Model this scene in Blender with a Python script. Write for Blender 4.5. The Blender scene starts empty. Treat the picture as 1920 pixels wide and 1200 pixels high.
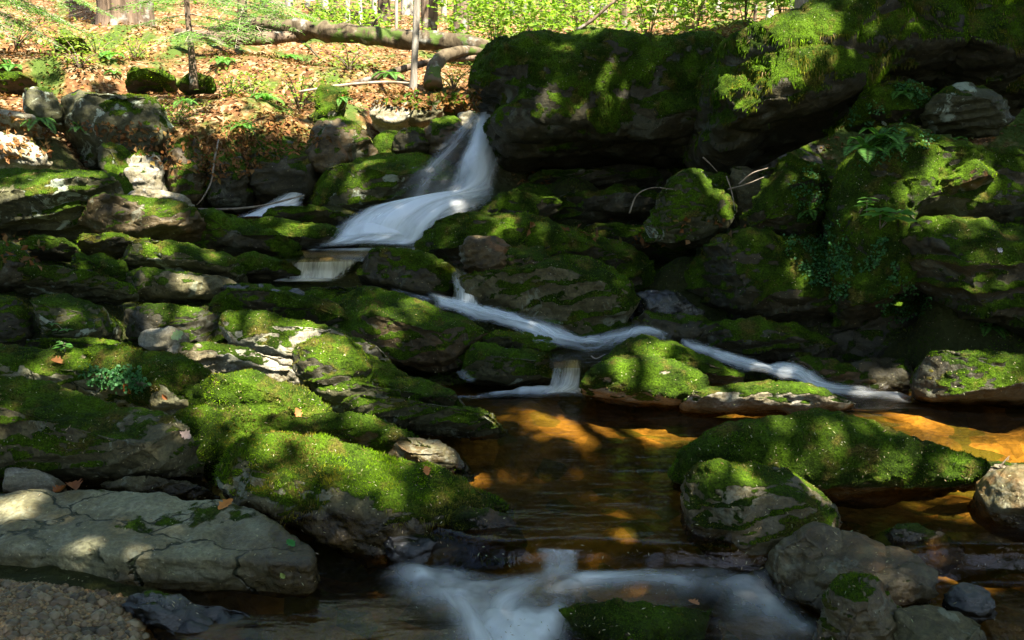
import bpy, math, random
import numpy as np
from mathutils import Vector
random.seed(7); RNG = np.random.default_rng(7)
SC = bpy.context.scene; COL = SC.collection

# ---------------------------------------------------------------- camera, sky, sun, exposure
CAMZ = 1.55; PITCH = math.radians(10); F = 1800.0
cam = bpy.data.objects.new('camera', bpy.data.cameras.new('camera')); COL.objects.link(cam)
cam.location = (0, 0, CAMZ); cam.rotation_euler = (math.radians(80), 0, 0)
cam.data.sensor_width = 36; cam.data.lens = F/1920*36
cam.data.clip_start = 0.05; cam.data.clip_end = 500
SC.camera = cam
SUN_EL = math.radians(56); SUN_AZ = math.radians(150)      # azimuth clockwise from +Y
SUNV = np.array([math.sin(SUN_AZ)*math.cos(SUN_EL), math.cos(SUN_AZ)*math.cos(SUN_EL), math.sin(SUN_EL)])
W = bpy.data.worlds.new('World'); SC.world = W; W.use_nodes = True
nt = W.node_tree; nt.nodes.clear()
sky = nt.nodes.new('ShaderNodeTexSky'); sky.sky_type = 'NISHITA'; sky.sun_disc = False
sky.sun_elevation = SUN_EL; sky.sun_rotation = SUN_AZ
bg = nt.nodes.new('ShaderNodeBackground'); bg.inputs[1].default_value = 0.07
wo = nt.nodes.new('ShaderNodeOutputWorld')
nt.links.new(sky.outputs[0], bg.inputs[0]); nt.links.new(bg.outputs[0], wo.inputs[0])
sl = bpy.data.lights.new('sun', 'SUN'); sl.energy = 5.0; sl.angle = math.radians(0.55); sl.color = (1, .93, .80)
so = bpy.data.objects.new('sun', sl); COL.objects.link(so)
so.rotation_euler = Vector(SUNV).to_track_quat('Z', 'Y').to_euler(); so.location = (5, -8, 15)
SC.view_settings.view_transform = 'Standard'; SC.view_settings.look = 'None'
SC.view_settings.exposure = 2.65; SC.view_settings.gamma = 1
SC.render.engine = 'CYCLES'
SC.cycles.use_denoising = True
SC.cycles.max_bounces = 6; SC.cycles.diffuse_bounces = 3; SC.cycles.glossy_bounces = 3
SC.cycles.transmission_bounces = 4; SC.cycles.transparent_max_bounces = 24
SC.cycles.caustics_reflective = False; SC.cycles.caustics_refractive = False
SC.cycles.sample_clamp_indirect = 6

# ---------------------------------------------------------------- geometry helpers
CP, SP = math.cos(PITCH), math.sin(PITCH)
C0 = np.array([0, 0, CAMZ])
def ray(u, v):
    a = (np.asarray(u, float)-960)/F; b = (600-np.asarray(v, float))/F
    a, b = np.broadcast_arrays(a, b)
    return np.stack([a, CP+b*SP, -SP+b*CP], -1)
def at(u, v, Y):
    d = ray(u, v); return C0 + d*(np.asarray(Y)/d[..., 1])[..., None]
def proj(P):
    Q = np.asarray(P)-C0
    w = Q[:, 1]*CP-Q[:, 2]*SP; b = Q[:, 1]*SP+Q[:, 2]*CP
    w = np.maximum(w, .05)
    return np.stack([960+F*Q[:, 0]/w, 600-F*b/w], -1)
def _h(ix, iy, iz, s):
    n = (ix*374761393+iy*668265263+iz*2147483647+s*1274126177) & 0x7fffffff
    n = ((n ^ (n >> 13))*1274126177) & 0x7fffffff
    n = ((n ^ (n >> 15))*668265263) & 0x7fffffff
    return ((n ^ (n >> 16)) & 0xffffff)/float(0xffffff)
def vnoise(P, s=0):
    P = np.asarray(P, float); I = np.floor(P).astype(np.int64); f = P-I; f = f*f*f*(f*(f*6-15)+10)
    r = 0
    for dx in (0, 1):
        wx = f[:, 0] if dx else 1-f[:, 0]
        for dy in (0, 1):
            wy = f[:, 1] if dy else 1-f[:, 1]
            for dz in (0, 1):
                wz = f[:, 2] if dz else 1-f[:, 2]
                r = r+wx*wy*wz*_h(I[:, 0]+dx, I[:, 1]+dy, I[:, 2]+dz, s)
    return r*2-1
def fbm(P, f=1., o=4, s=0, g=.5):
    r = 0; a = 1; t = 0
    for k in range(o):
        r = r+a*vnoise(np.asarray(P)*f+17.3*k, s+k); t += a; a *= g; f *= 2.03
    return r/t*1.6
def worley(P, s=0):
    P = np.asarray(P, float); I = np.floor(P).astype(np.int64); b1 = np.full(len(P), 9.); b2 = b1.copy()
    for dx in (-1, 0, 1):
        for dy in (-1, 0, 1):
            for dz in (-1, 0, 1):
                J = I+[dx, dy, dz]
                c = J+np.stack([_h(J[:, 0], J[:, 1], J[:, 2], s+q) for q in (1, 2, 3)], -1)
                d = np.sqrt(((P-c)**2).sum(1)); n2 = np.maximum(d, b1); b1 = np.minimum(b1, d); b2 = np.minimum(b2, n2)
    return b1, b2
def sstep(x, a, b):
    t = np.clip((x-a)/(b-a), 0, 1); return t*t*(3-2*t)
def mkmesh(name, V, Fc, smooth=True):
    V = np.asarray(V, np.float32); Fc = np.asarray(Fc, np.int32); k = Fc.shape[1]
    m = bpy.data.meshes.new(name); m.vertices.add(len(V)); m.vertices.foreach_set('co', V.ravel())
    m.loops.add(Fc.size); m.loops.foreach_set('vertex_index', Fc.ravel())
    m.polygons.add(len(Fc)); m.polygons.foreach_set('loop_start', np.arange(0, Fc.size, k, dtype=np.int32))
    try: m.polygons.foreach_set('loop_total', np.full(len(Fc), k, np.int32))
    except Exception: pass
    m.polygons.foreach_set('use_smooth', np.full(len(Fc), smooth)); m.update(calc_edges=True); return m
def setattr_f(m, name, A):
    a = m.attributes.new(name, 'FLOAT', 'POINT'); a.data.foreach_set('value', np.asarray(A, np.float32))
def setattr_c(m, name, A):
    A = np.asarray(A, np.float32)
    if A.shape[1] == 3: A = np.concatenate([A, np.ones((len(A), 1), np.float32)], 1)
    a = m.color_attributes.new(name, 'FLOAT_COLOR', 'POINT'); a.data.foreach_set('color', A.ravel())
def link(name, mesh, mat, parent=None, label=None, cat=None, group=None, kind=None, loc=None):
    o = bpy.data.objects.new(name, mesh); COL.objects.link(o)
    if mat is not None and mesh is not None: mesh.materials.append(mat)
    if parent is not None: o.parent = parent
    if loc is not None: o.location = tuple(float(q) for q in loc)
    for k, v in (('label', label), ('category', cat), ('group', group), ('kind', kind)):
        if v: o[k] = v
    return o

# ---------------------------------------------------------------- materials
class N:
    def __init__(s, name):
        s.m = bpy.data.materials.new(name); s.m.use_nodes = True; s.t = s.m.node_tree; s.t.nodes.clear()
        s.out = s.t.nodes.new('ShaderNodeOutputMaterial')
    def n(s, typ, **k):
        o = s.t.nodes.new('ShaderNode'+typ)
        for a, b in k.items(): setattr(o, a, b)
        return o
    def l(s, a, b): s.t.links.new(a, b)
    def inp(s, node, key, val):
        i = node.inputs[key]
        if isinstance(val, bpy.types.NodeSocket): s.l(val, i)
        elif val is not None:
            if isinstance(val, tuple) and len(val) == 3 and i.type == 'RGBA': val = val+(1,)
            i.default_value = val
    def math(s, op, a, b=None, c=None, clamp=False):
        o = s.n('Math', operation=op); o.use_clamp = clamp
        s.inp(o, 0, a)
        if b is not None: s.inp(o, 1, b)
        if c is not None: s.inp(o, 2, c)
        return o.outputs[0]
    def mix(s, f, a, b, t='MIX'):
        o = s.n('Mix', data_type='RGBA', blend_type=t); s.inp(o, 0, f); s.inp(o, 6, a); s.inp(o, 7, b); return o.outputs[2]
    def pos(s, scale=(1, 1, 1), loc=(0, 0, 0)):
        g = s.n('NewGeometry'); mp = s.n('Mapping'); s.l(g.outputs['Position'], mp.inputs[0])
        mp.inputs['Scale'].default_value = scale; mp.inputs['Location'].default_value = loc; return mp.outputs[0]
    def noise(s, vec, sc, det=4, rough=.55, dist=0):
        o = s.n('TexNoise'); s.l(vec, o.inputs['Vector']); o.inputs['Scale'].default_value = sc
        o.inputs['Detail'].default_value = det; o.inputs['Roughness'].default_value = rough; o.inputs['Distortion'].default_value = dist
        return o.outputs[0]
    def vor(s, vec, sc, feat='F1', out='Distance'):
        o = s.n('TexVoronoi', feature=feat); s.l(vec, o.inputs['Vector']); o.inputs['Scale'].default_value = sc; return o.outputs[out]
    def ramp(s, f, a, b, lo=0, hi=1):
        o = s.n('MapRange', interpolation_type='SMOOTHSTEP'); s.inp(o, 0, f); o.inputs[1].default_value = a; o.inputs[2].default_value = b
        o.inputs[3].default_value = lo; o.inputs[4].default_value = hi; return o.outputs[0]
    def attr(s, name, out='Fac'):
        o = s.n('Attribute'); o.attribute_name = name; return o.outputs[out]
    def bump(s, h, st, dist=.01, nrm=None):
        o = s.n('Bump'); o.inputs['Strength'].default_value = st; o.inputs['Distance'].default_value = dist; s.l(h, o.inputs['Height'])
        if nrm is not None: s.l(nrm, o.inputs['Normal'])
        return o.outputs[0]
    def pbr(s, col, rough, nrm=None, spec=.5, **k):
        o = s.n('BsdfPrincipled'); s.inp(o, 'Base Color', col); s.inp(o, 'Roughness', rough); o.inputs['Specular IOR Level'].default_value = spec
        if nrm is not None: s.l(nrm, o.inputs['Normal'])
        for a, b in k.items(): s.inp(o, a, b)
        return o.outputs[0]
    def end(s, sh): s.l(sh, s.out.inputs[0]); return s.m

def rock_mat(name, ca, cb, cc, lichen=.0, rough=.7, spec=.4, cracks=False, wetz=None, rust=0.):
    k = N(name); P = k.pos()
    n1 = k.noise(P, 2.3, 6, .6, .6); n2 = k.noise(P, 11, 6, .65); n3 = k.noise(P, 55, 5, .7)
    col = k.mix(k.ramp(n1, .35, .65), ca, cb)
    col = k.mix(k.ramp(n2, .45, .72), col, cc)
    col = k.mix(.6, col, k.mix(k.ramp(n3, .3, .7), (.35, .35, .35), (1.6, 1.6, 1.6)), 'MULTIPLY')
    # mineral grain and thin strata
    st = k.noise(k.pos((1.5, 1.5, 22), (3, 1, 0)), 1.2, 4, .6)
    col = k.mix(.35, col, k.mix(k.ramp(st, .42, .58), (.55, .52, .48), (1.25, 1.25, 1.25)), 'MULTIPLY')
    if rust:
        rn = k.ramp(k.noise(P, 3.1, 4, .6, 1), .55, .7)
        col = k.mix(k.math('MULTIPLY', rn, rust), col, (.30, .13, .035))
    h = k.math('ADD', k.math('MULTIPLY', n2, .6), k.math('MULTIPLY', n3, .4))
    if lichen:
        ln = k.ramp(k.noise(k.pos((1, 1, 1), (9, 4, 2)), 3.6, 8, .7, .8), .56, .60)
        col = k.mix(k.math('MULTIPLY', ln, lichen), col, k.mix(n3, (.20, .25, .17), (.42, .46, .36)))
    if cracks:
        wv = k.n('Mapping'); P2 = k.n('NewGeometry'); k.l(P2.outputs[0], wv.inputs[0]); wv.inputs['Rotation'].default_value = (0, 0, .6); wv.inputs['Scale'].default_value = (1, 1.9, .6)
        wob = k.n('TexNoise'); k.l(wv.outputs[0], wob.inputs['Vector']); wob.inputs['Scale'].default_value = 3; wob.inputs['Detail'].default_value = 5
        vv = k.n('VectorMath', operation='MULTIPLY_ADD'); k.l(wob.outputs[1], vv.inputs[0]); vv.inputs[1].default_value = (.5, .5, .5); k.l(wv.outputs[0], vv.inputs[2])
        e = k.vor(vv.outputs[0], 2.3, 'DISTANCE_TO_EDGE')
        brk = k.ramp(k.noise(P, 2.2, 3), .36, .48)
        cr = k.math('MULTIPLY', k.ramp(e, .006, .026, 1, 0), brk)
        col = k.mix(cr, col, (.018, .026, .006)); h = k.math('SUBTRACT', h, k.math('MULTIPLY', cr, 1.2))
        pits = k.ramp(k.noise(k.pos((1, 2.2, 1)), 22, 5, .7), .62, .70); col = k.mix(k.math('MULTIPLY', pits, .8), col, (.03, .04, .012))
    # moss
    mo = k.attr('moss'); mm = k.math('ADD', mo, k.math('MULTIPLY', k.math('SUBTRACT', k.noise(P, 24, 6, .7), .5), 1.1))
    mm = k.ramp(mm, .38, .56)
    mg = k.noise(P, 4.5, 5, .6); mf = k.noise(P, 90, 4, .75)
    mc = k.mix(k.ramp(mg, .36, .66), (.018, .036, .002), (.058, .110, .004))
    mc = k.mix(k.ramp(k.noise(k.pos((1, 1, 1), (5, 5, 5)), 7, 4, .6), .52, .7), mc, (.085, .072, .015))
    mc = k.mix(.8, mc, k.mix(k.ramp(mf, .3, .72), (.25, .25, .25), (1.9, 1.9, 1.7)), 'MULTIPLY')
    col = k.mix(mm, col, mc)
    # fallen needles and flecks
    v = k.n('TexVoronoi', feature='F1'); k.l(k.pos((1, 1, .6)), v.inputs['Vector']); v.inputs['Scale'].default_value = 34
    sp = k.math('MULTIPLY', k.ramp(v.outputs['Distance'], .07, .12, 1, 0), k.ramp(k.noise(P, 5, 3), .5, .62))
    col = k.mix(k.math('MULTIPLY', sp, .8), col, (.42, .38, .28))
    hm = k.math('ADD', k.math('MULTIPLY', mf, 1.1), k.noise(P, 40, 4, .7))
    hh = k.n('Mix', data_type='FLOAT'); k.inp(hh, 0, mm); k.inp(hh, 2, h); k.inp(hh, 3, hm)
    nr = k.bump(hh.outputs[0], .9, .022)
    rr = k.math('ADD', k.math('MULTIPLY', k.math('SUBTRACT', n3, .5), .3), rough)
    rr2 = k.n('Mix', data_type='FLOAT'); k.inp(rr2, 0, mm); k.inp(rr2, 2, rr); k.inp(rr2, 3, .95)
    sp2 = k.n('Mix', data_type='FLOAT'); k.inp(sp2, 0, mm); k.inp(sp2, 2, spec); k.inp(sp2, 3, .12)
    wa = k.attr('wet'); col = k.mix(wa, col, k.mix(1, col, (.34, .27, .18), 'MULTIPLY'))
    rr3 = k.n('Mix', data_type='FLOAT'); k.inp(rr3, 0, wa); k.inp(rr3, 2, rr2.outputs[0]); k.inp(rr3, 3, .22)
    bs = k.n('BsdfPrincipled'); k.inp(bs, 'Base Color', col); k.inp(bs, 'Roughness', rr3.outputs[0]); k.inp(bs, 'Specular IOR Level', sp2.outputs[0]); k.l(nr, bs.inputs['Normal'])
    return k.end(bs.outputs[0])
M = {}
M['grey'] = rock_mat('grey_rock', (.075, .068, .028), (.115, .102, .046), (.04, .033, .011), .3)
M['pale'] = rock_mat('pale_rock', (.19, .185, .100), (.13, .108, .045), (.24, .235, .15), .2, .62, .45, True)
M['palelit'] = rock_mat('sunlit_rock', (.25, .225, .15), (.14, .115, .06), (.34, .32, .26), .3, .75)  # paler copy for sunlit rocks, others kept darker; sunlight painted into albedo
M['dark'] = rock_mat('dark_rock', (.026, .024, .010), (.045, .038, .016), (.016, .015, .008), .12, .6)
M['lichen'] = rock_mat('lichen_rock', (.046, .046, .017), (.072, .069, .027), (.028, .028, .010), .75)
M['brown'] = rock_mat('brown_rock', (.045, .031, .010), (.075, .053, .019), (.03, .021, .007), .2, .6, .4, rust=.4)
M['wet'] = rock_mat('wet_rock', (.018, .018, .014), (.035, .034, .026), (.013, .013, .016), 0, .16, .9)
M['stone'] = rock_mat('stream_stone', (.080, .068, .028), (.064, .042, .013), (.12, .102, .048), .2, .42, .5, rust=.35)

def leaf_mat(name, translucency=.5, rough=.5, gloss=.3):
    k = N(name); c = k.attr('col', 'Color')
    b = k.pbr(c, rough, None, gloss); t = k.n('BsdfTranslucent'); k.l(k.mix(1, c, (1.5, 1.6, .8), 'MULTIPLY'), t.inputs[0])
    m = k.n('MixShader'); m.inputs[0].default_value = translucency; k.l(b, m.inputs[1]); k.l(t.outputs[0], m.inputs[2]); return k.end(m.outputs[0])
M['leaf'] = leaf_mat('green_leaf', .45)
M['moss'] = leaf_mat('moss_blades', .25, .9, .08)
M['litter'] = leaf_mat('dead_leaf', .15, .7, .2)
M['stonebits'] = leaf_mat('pebbles', 0, .45, .5)
def bark_mat(name, a, b, sc=1., moss=0.):
    k = N(name); P = k.pos((9*sc, 9*sc, 1.6*sc)); n1 = k.noise(P, 1.6, 6, .65, .5); n2 = k.noise(k.pos(), 5, 5, .6)
    col = k.mix(k.ramp(n1, .35, .65), a, b); col = k.mix(k.ramp(n2, .55, .7, 0, .7), col, (.30, .30, .26))
    if moss: col = k.mix(k.ramp(k.noise(k.pos(), 3, 5, .6), .62-moss*.2, .68-moss*.2), col, (.05, .08, .012))
    return k.end(k.pbr(col, .85, k.bump(n1, 1, .02), .2))
M['bark'] = bark_mat('brown_bark', (.06, .04, .025), (.17, .12, .08))
M['barkgrey'] = bark_mat('grey_bark', (.14, .12, .095), (.30, .27, .22))
M['barkpale'] = bark_mat('pale_bark', (.25, .22, .17), (.45, .41, .34))
M['logbark'] = bark_mat('log_bark', (.035, .025, .013), (.11, .085, .05), .6, .5)
M['twig'] = bark_mat('twig_bark', (.16, .12, .08), (.30, .25, .19))

def ground_mat():
    k = N('forest_floor'); P = k.pos(); bed = k.attr('bed'); mo = k.attr('moss')
    v = k.n('TexVoronoi', feature='F1'); k.l(P, v.inputs['Vector']); v.inputs['Scale'].default_value = 22
    hsv = k.n('SeparateColor'); k.l(v.outputs['Color'], hsv.inputs[0])
    lit = k.mix(hsv.outputs[0], (.07, .03, .010), (.20, .095, .035)); lit = k.mix(k.ramp(hsv.outputs[1], .7, .8), lit, (.27, .19, .10))
    lit = k.mix(k.ramp(k.noise(P, 1.3, 5, .6), .48, .6), lit, (.050, .080, .010))
    soil = k.mix(k.noise(P, 9, 5, .6), (.014, .016, .005), (.055, .062, .012))
    col = k.mix(mo, soil, lit)
    v2 = k.n('TexVoronoi', feature='F1'); k.l(P, v2.inputs['Vector']); v2.inputs['Scale'].default_value = 7
    s2 = k.n('SeparateColor'); k.l(v2.outputs['Color'], s2.inputs[0])
    bc = k.mix(s2.outputs[0], (.12, .095, .030), (.27, .19, .065)); bc = k.mix(k.ramp(s2.outputs[1], .6, .8), bc, (.07, .085, .02))
    bc = k.mix(.8, bc, k.mix(k.ramp(k.noise(P, 2.4, 4, .6), .4, .62), (.28, .28, .28), (1.3, 1.25, 1.1)), 'MULTIPLY')
    col = k.mix(bed, col, bc)
    h = k.math('ADD', k.math('MULTIPLY', v.outputs['Distance'], 1.), k.noise(P, 45, 4, .7))
    return k.end(k.pbr(col, .85, k.bump(h, .8, .03), .2))
M['ground'] = ground_mat()

# ---------------------------------------------------------------- moss fuzz
MOSSN = [0]
def tri_soup(base, dirv, side, length, width):
    """one slim triangle per row"""
    n = len(base); V = np.empty((n, 3, 3)); V[:, 0] = base-side*width[:, None]; V[:, 1] = base+side*width[:, None]; V[:, 2] = base+dirv*length[:, None]
    return V.reshape(-1, 3), np.arange(3*n).reshape(-1, 3)
def unit(a): return a/np.maximum(np.linalg.norm(a, axis=-1, keepdims=True), 1e-9)
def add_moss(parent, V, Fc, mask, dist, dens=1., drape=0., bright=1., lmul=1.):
    T = V[Fc]; c = T.mean(1); e = np.cross(T[:, 1]-T[:, 0], T[:, 2]-T[:, 0]); ar = np.linalg.norm(e, axis=1)/2; n = unit(e)
    mf = mask[Fc].mean(1); tc = unit(C0-c); fac = (n*tc).sum(1)
    uv = proj(c); vis = (uv[:, 0] > -80) & (uv[:, 0] < 2000) & (uv[:, 1] > -60) & (uv[:, 1] < 1270)
    px = (dist/960.)**2
    w = ar/px*sstep(mf, .35, .7)*(fac > -.25)*vis*.46*dens
    cnt = RNG.poisson(np.minimum(w, 60)); tot = int(cnt.sum())
    if tot < 30: return None
    idx = np.repeat(np.arange(len(c)), cnt); r1 = np.sqrt(RNG.random(tot)); r2 = RNG.random(tot)
    P = T[idx, 0]*(1-r1)[:, None]+T[idx, 1]*(r1*(1-r2))[:, None]+T[idx, 2]*(r1*r2)[:, None]
    nn = n[idx]; sz = dist/960.
    clump = fbm(P, 9, 2, 5)
    d = nn*1.0+RNG.normal(0, .55, (tot, 3))+np.array([0, 0, .25])
    dr = drape*sstep(1-nn[:, 2], .25, .8)
    d = d*(1-.75*dr)[:, None]+np.array([0, 0, -1.])*(dr*1.6)[:, None]+nn*(.35*dr)[:, None]
    d = unit(d); L = (sz*1.15+.003)*(.5+RNG.random(tot)*.9)*(1+.6*clump)*(1+1.1*dr)*lmul
    side = unit(np.cross(d, RNG.normal(0, 1, (tot, 3)))); Wd = (sz*.38+.0008)*(.7+.6*RNG.random(tot))
    VV, FF = tri_soup(P-nn*.004, d, side, L, Wd)
    g1 = sstep(fbm(P, 3.1, 3, 11), -.5, .6); g2 = sstep(fbm(P, 6.3, 3, 23), .1, .7); rv = RNG.random(tot)
    ca = np.array([.026, .062, .002]); cb = np.array([.115, .215, .004]); cc = np.array([.130, .105, .012])
    col = ca+(cb-ca)*np.clip(g1*.6+.5*rv, 0, 1)[:, None]; col = col+(cc-col)*(g2*.75)[:, None]
    tn = np.array([[1, 1, 1], [.8, .85, 1.1], [1.1, .95, 1], [.75, .8, .9], [1.2, 1.1, 1]])[RNG.integers(5)]; dead = sstep(fbm(P, 4.2, 3, 91), .25, .55)[:, None]; col = col*tn; col = col*(1-dead*.7)+np.array([.10, .07, .02])*dead*.7
    br = RNG.random(tot) < .04; col[br] = [.22, .16, .07]
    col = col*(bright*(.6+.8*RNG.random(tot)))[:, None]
    m = mkmesh('moss', VV, FF, False); setattr_c(m, 'col', np.repeat(col, 3, 0)); MOSSN[0] += tot
    return link('moss', m, M['moss'], parent, kind='stuff')

# ---------------------------------------------------------------- rocks from an outline, a distance, a lean and a thickness
def poly_dist(P, Q):
    A = Q; B = np.roll(Q, -1, 0); d = np.full(len(P), 1e9); C = np.zeros_like(P); ins = np.zeros(len(P), bool)
    for a, b in zip(A, B):
        ab = b-a; t = np.clip(((P-a)@ab)/max(ab@ab, 1e-12), 0, 1); c = a+t[:, None]*ab; dd = np.linalg.norm(P-c, axis=1)
        k = dd < d; d[k] = dd[k]; C[k] = c[k]
        cond = (a[1] > P[:, 1]) != (b[1] > P[:, 1])
        x = (b[0]-a[0])*(P[:, 1]-a[1])/((b[1]-a[1]) if abs(b[1]-a[1]) > 1e-12 else 1e-12)+a[0]
        ins ^= cond & (P[:, 0] < x)
    return d, C, ins
def chaikin(Q, it=1):
    for _ in range(it):
        R = np.roll(Q, -1, 0); Q = np.stack([Q*.78+R*.22, Q*.22+R*.78], 1).reshape(-1, Q.shape[1])
    return Q
def lump(px, Y, pitch, yaw, tf, tb, p, res=46, vmax=None):
    px = np.asarray(px, float); tgt = np.array([px.min(0), px.max(0)])
    if vmax: tgt[1, 1] = vmax
    cur = px.copy()
    pr, yr = math.radians(pitch), math.radians(yaw)
    n = np.array([math.sin(yr)*math.cos(pr), -math.cos(yr)*math.cos(pr), math.sin(pr)])
    ex = np.array([math.cos(yr), math.sin(yr), 0]); ey = np.cross(n, ex)
    O = at(*px.mean(0), Y)
    for it in range(3):
        q = chaikin(cur); d = ray(q[:, 0], q[:, 1]); t = ((O-C0)@n)/(d@n); W3 = C0+d*t[:, None]-O
        Q = np.stack([W3@ex, W3@ey], 1)
        lo, hi = Q.min(0), Q.max(0); h = max((hi-lo).max()/res, 1e-3)
        nx, ny = int((hi[0]-lo[0])/h)+4, int((hi[1]-lo[1])/h)+4
        gx, gy = np.meshgrid(lo[0]-1.5*h+np.arange(nx)*h, lo[1]-1.5*h+np.arange(ny)*h)
        G = np.stack([gx.ravel(), gy.ravel()], 1); dd, C, ins = poly_dist(G, Q)
        G2 = np.where(ins[:, None], G, C); dd = np.where(ins, dd, 0); Rr = dd.max()*.95
        s = np.clip(dd/Rr, 0, 1); f = (1-(1-s)**p)**(1/p)
        I = np.arange(nx*ny).reshape(ny, nx); q4 = np.stack([I[:-1, :-1], I[:-1, 1:], I[1:, 1:], I[1:, :-1]], -1).reshape(-1, 4)
        q4 = q4[ins[q4].any(1)]
        base = O+G2[:, :1]*ex+G2[:, 1:]*ey
        Fr = base+n*(tf*f)[:, None]; Bk = base-n*(tb*f)[:, None]
        if it < 2:
            u = proj(np.concatenate([Fr[q4.ravel()], Bk[q4.ravel()]])); bb = np.array([u.min(0), u.max(0)])
            sc = (tgt[1]-tgt[0])/np.maximum(bb[1]-bb[0], 1); sc = np.clip(sc, .6, 1.3)
            c1 = bb.mean(0); c0 = tgt.mean(0)
            cur = (cur-c1)*sc+c0
    nV = nx*ny; mapb = np.arange(nV)+nV; mapb[~ins] = np.arange(nV)[~ins]
    V = np.concatenate([Fr, Bk]); FF = np.concatenate([q4, mapb[q4][:, ::-1]])
    used = np.unique(FF); rm = -np.ones(len(V), int); rm[used] = np.arange(len(used))
    return V[used], rm[FF], O, math.sqrt(max((hi-lo).prod(), 1e-4))
def remesh(V, FF, vox, smooth=4):
    m = mkmesh('tmp', V, FF); o = bpy.data.objects.new('tmp', m); COL.objects.link(o)
    r = o.modifiers.new('r', 'REMESH'); r.mode = 'VOXEL'; r.voxel_size = vox
    s = o.modifiers.new('s', 'SMOOTH'); s.factor = .5; s.iterations = smooth
    t = o.modifiers.new('t', 'TRIANGULATE')
    dg = bpy.context.evaluated_depsgraph_get(); e = o.evaluated_get(dg); me = e.to_mesh()
    v = np.empty(len(me.vertices)*3); me.vertices.foreach_get('co', v); nn = np.empty_like(v); me.vertices.foreach_get('normal', nn)
    f = np.empty(len(me.polygons)*3, np.int32); me.loops.foreach_get('vertex_index', f)
    e.to_mesh_clear(); bpy.data.objects.remove(o); bpy.data.meshes.remove(m)
    return v.reshape(-1, 3), nn.reshape(-1, 3), f.reshape(-1, 3)
ROCKC = []; LOW = -.12
def vnormals(V, Fc):
    T = V[Fc]; e = np.cross(T[:, 1]-T[:, 0], T[:, 2]-T[:, 0]); n = np.zeros_like(V)
    for k in range(3):
        for a in range(3): n[:, a] += np.bincount(Fc[:, k], e[:, a], len(V))
    return unit(n)
def rock(label, pts, Y, pitch=22, tf=.2, tb=None, moss=.6, mat='dark', p=2.2, yaw=0, amp=.05, facet=.05, extra=(), dens=1., drape=0., cut=1., vmax=None, roll=0., wets=None, name='boulder', cat='rock', bright=1., wet=None, lmul=1., seed=None):
    tb = tb if tb is not None else tf*1.6
    amp *= 1.; facet *= .9; pts = np.asarray(pts, float); pts = pts.mean(0)+(pts-pts.mean(0))*(1+14/max(np.ptp(pts[:, 0]), 60))
    if 5.9 < Y < 8.5 and pts[:, 0].mean() < 640: pts = pts.mean(0)+(pts-pts.mean(0))*[1.16, 1.04]
    V, FF, O, size = lump(pts, Y, pitch, yaw, tf, tb, p, vmax=vmax)
    for (pt2, Y2, pi2, tf2, tb2) in extra:
        V2, F2, _, s2 = lump(pt2, Y2, pi2, yaw, tf2, tb2, p); FF = np.concatenate([FF, F2+len(V)]); V = np.concatenate([V, V2])
    if roll:
        a_ = math.radians(roll); V = V-O; V = np.stack([V[:, 0]*math.cos(a_)+V[:, 2]*math.sin(a_), V[:, 1], -V[:, 0]*math.sin(a_)+V[:, 2]*math.cos(a_)], 1)+O
    vox = max(Y*.0024, size/170)
    V, nn, Fc = remesh(V, FF, vox)
    sd = seed if seed is not None else int(abs(O[0]*131+O[1]*71))+len(ROCKC)
    rg = np.random.default_rng(sd); c_ = V.mean(0)
    if cut > 0:
        pl = [([.18+rg.normal(0, .12), -.30+rg.normal(0, .12), 1.], rg.uniform(.62, .85)), ([rg.normal(0, .25), -1., rg.uniform(0, .35)], rg.uniform(.6, .85)), ([rg.uniform(.6, 1.2), -.8, rg.uniform(.1, .6)], rg.uniform(.72, .92)), ([-rg.uniform(.6, 1.2), -.8, rg.uniform(.1, .6)], rg.uniform(.72, .92)), ([rg.normal(), -.7, rg.uniform(.4, 1.2)], rg.uniform(.78, .92)), ([rg.normal(), rg.normal()-.5, rg.normal()+.4], rg.uniform(.8, .93)), ([rg.normal(), -.9, -.4], rg.uniform(.75, .92))]
        wv = fbm(V, 1.1/size, 2, sd+70)*size*.035
        for pn, fr_ in pl:
            pn = unit(np.array(pn, float)); x = (V-c_)@pn; lim = x.max()*(1-(1-fr_)*cut); V = V-pn*(np.maximum(0, x+wv-lim)*.93)[:, None]
        nn = vnormals(V, Fc)
    bd = unit(np.array([-.22, .05, 1.])); ph = (V@bd)/max(.055, size*.14)+fbm(V, 1.5, 3, sd+71)*.9; sw = ph-np.floor(ph)
    bed_ = (sw**3-.25)*(1-sstep(nn[:, 2], .35, .8))*np.clip(fbm(V, 1.1, 2, sd+72)+.4, 0, 1)
    V = V+nn*(bed_*min(size*.06, .055)*cut)[:, None]
    f0 = 1.6/max(size, .12); Q = V*[1, 1, 1.5]
    dsp = fbm(Q, f0, 4, sd)*amp*size
    w1, w2 = worley(Q*f0*1.7+fbm(Q, f0*2, 2, sd+9)[:, None]*.25, sd+40); dsp = dsp+(.45-w1)*facet*size*1.3
    cr = sstep(w2-w1, .0, .09); dsp = dsp-(1-cr)*facet*size*.22
    dsp = dsp+fbm(Q, 14, 3, sd+3, .6)*.006+fbm(Q, 4.5, 3, sd+6)*.014
    V = V+nn*dsp[:, None]; nn = vnormals(V, Fc)
    mk = (moss-.58)*2.0+nn[:, 2]*.80+fbm(V, 2.4, 4, sd+20)*.55+fbm(V, 11, 3, sd+21)*.34+.20
    if moss >= .97: mk = mk+.4
    if wet is not None: mk = mk-1.5*(1-sstep(V[:, 2]-wet, .0, .09))
    mk = sstep(mk, 0, 1)
    w3, _ = worley(V*15+fbm(V, 9, 2, 8)[:, None]*.4, 5); w4, _ = worley(V*38, 6)
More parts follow.
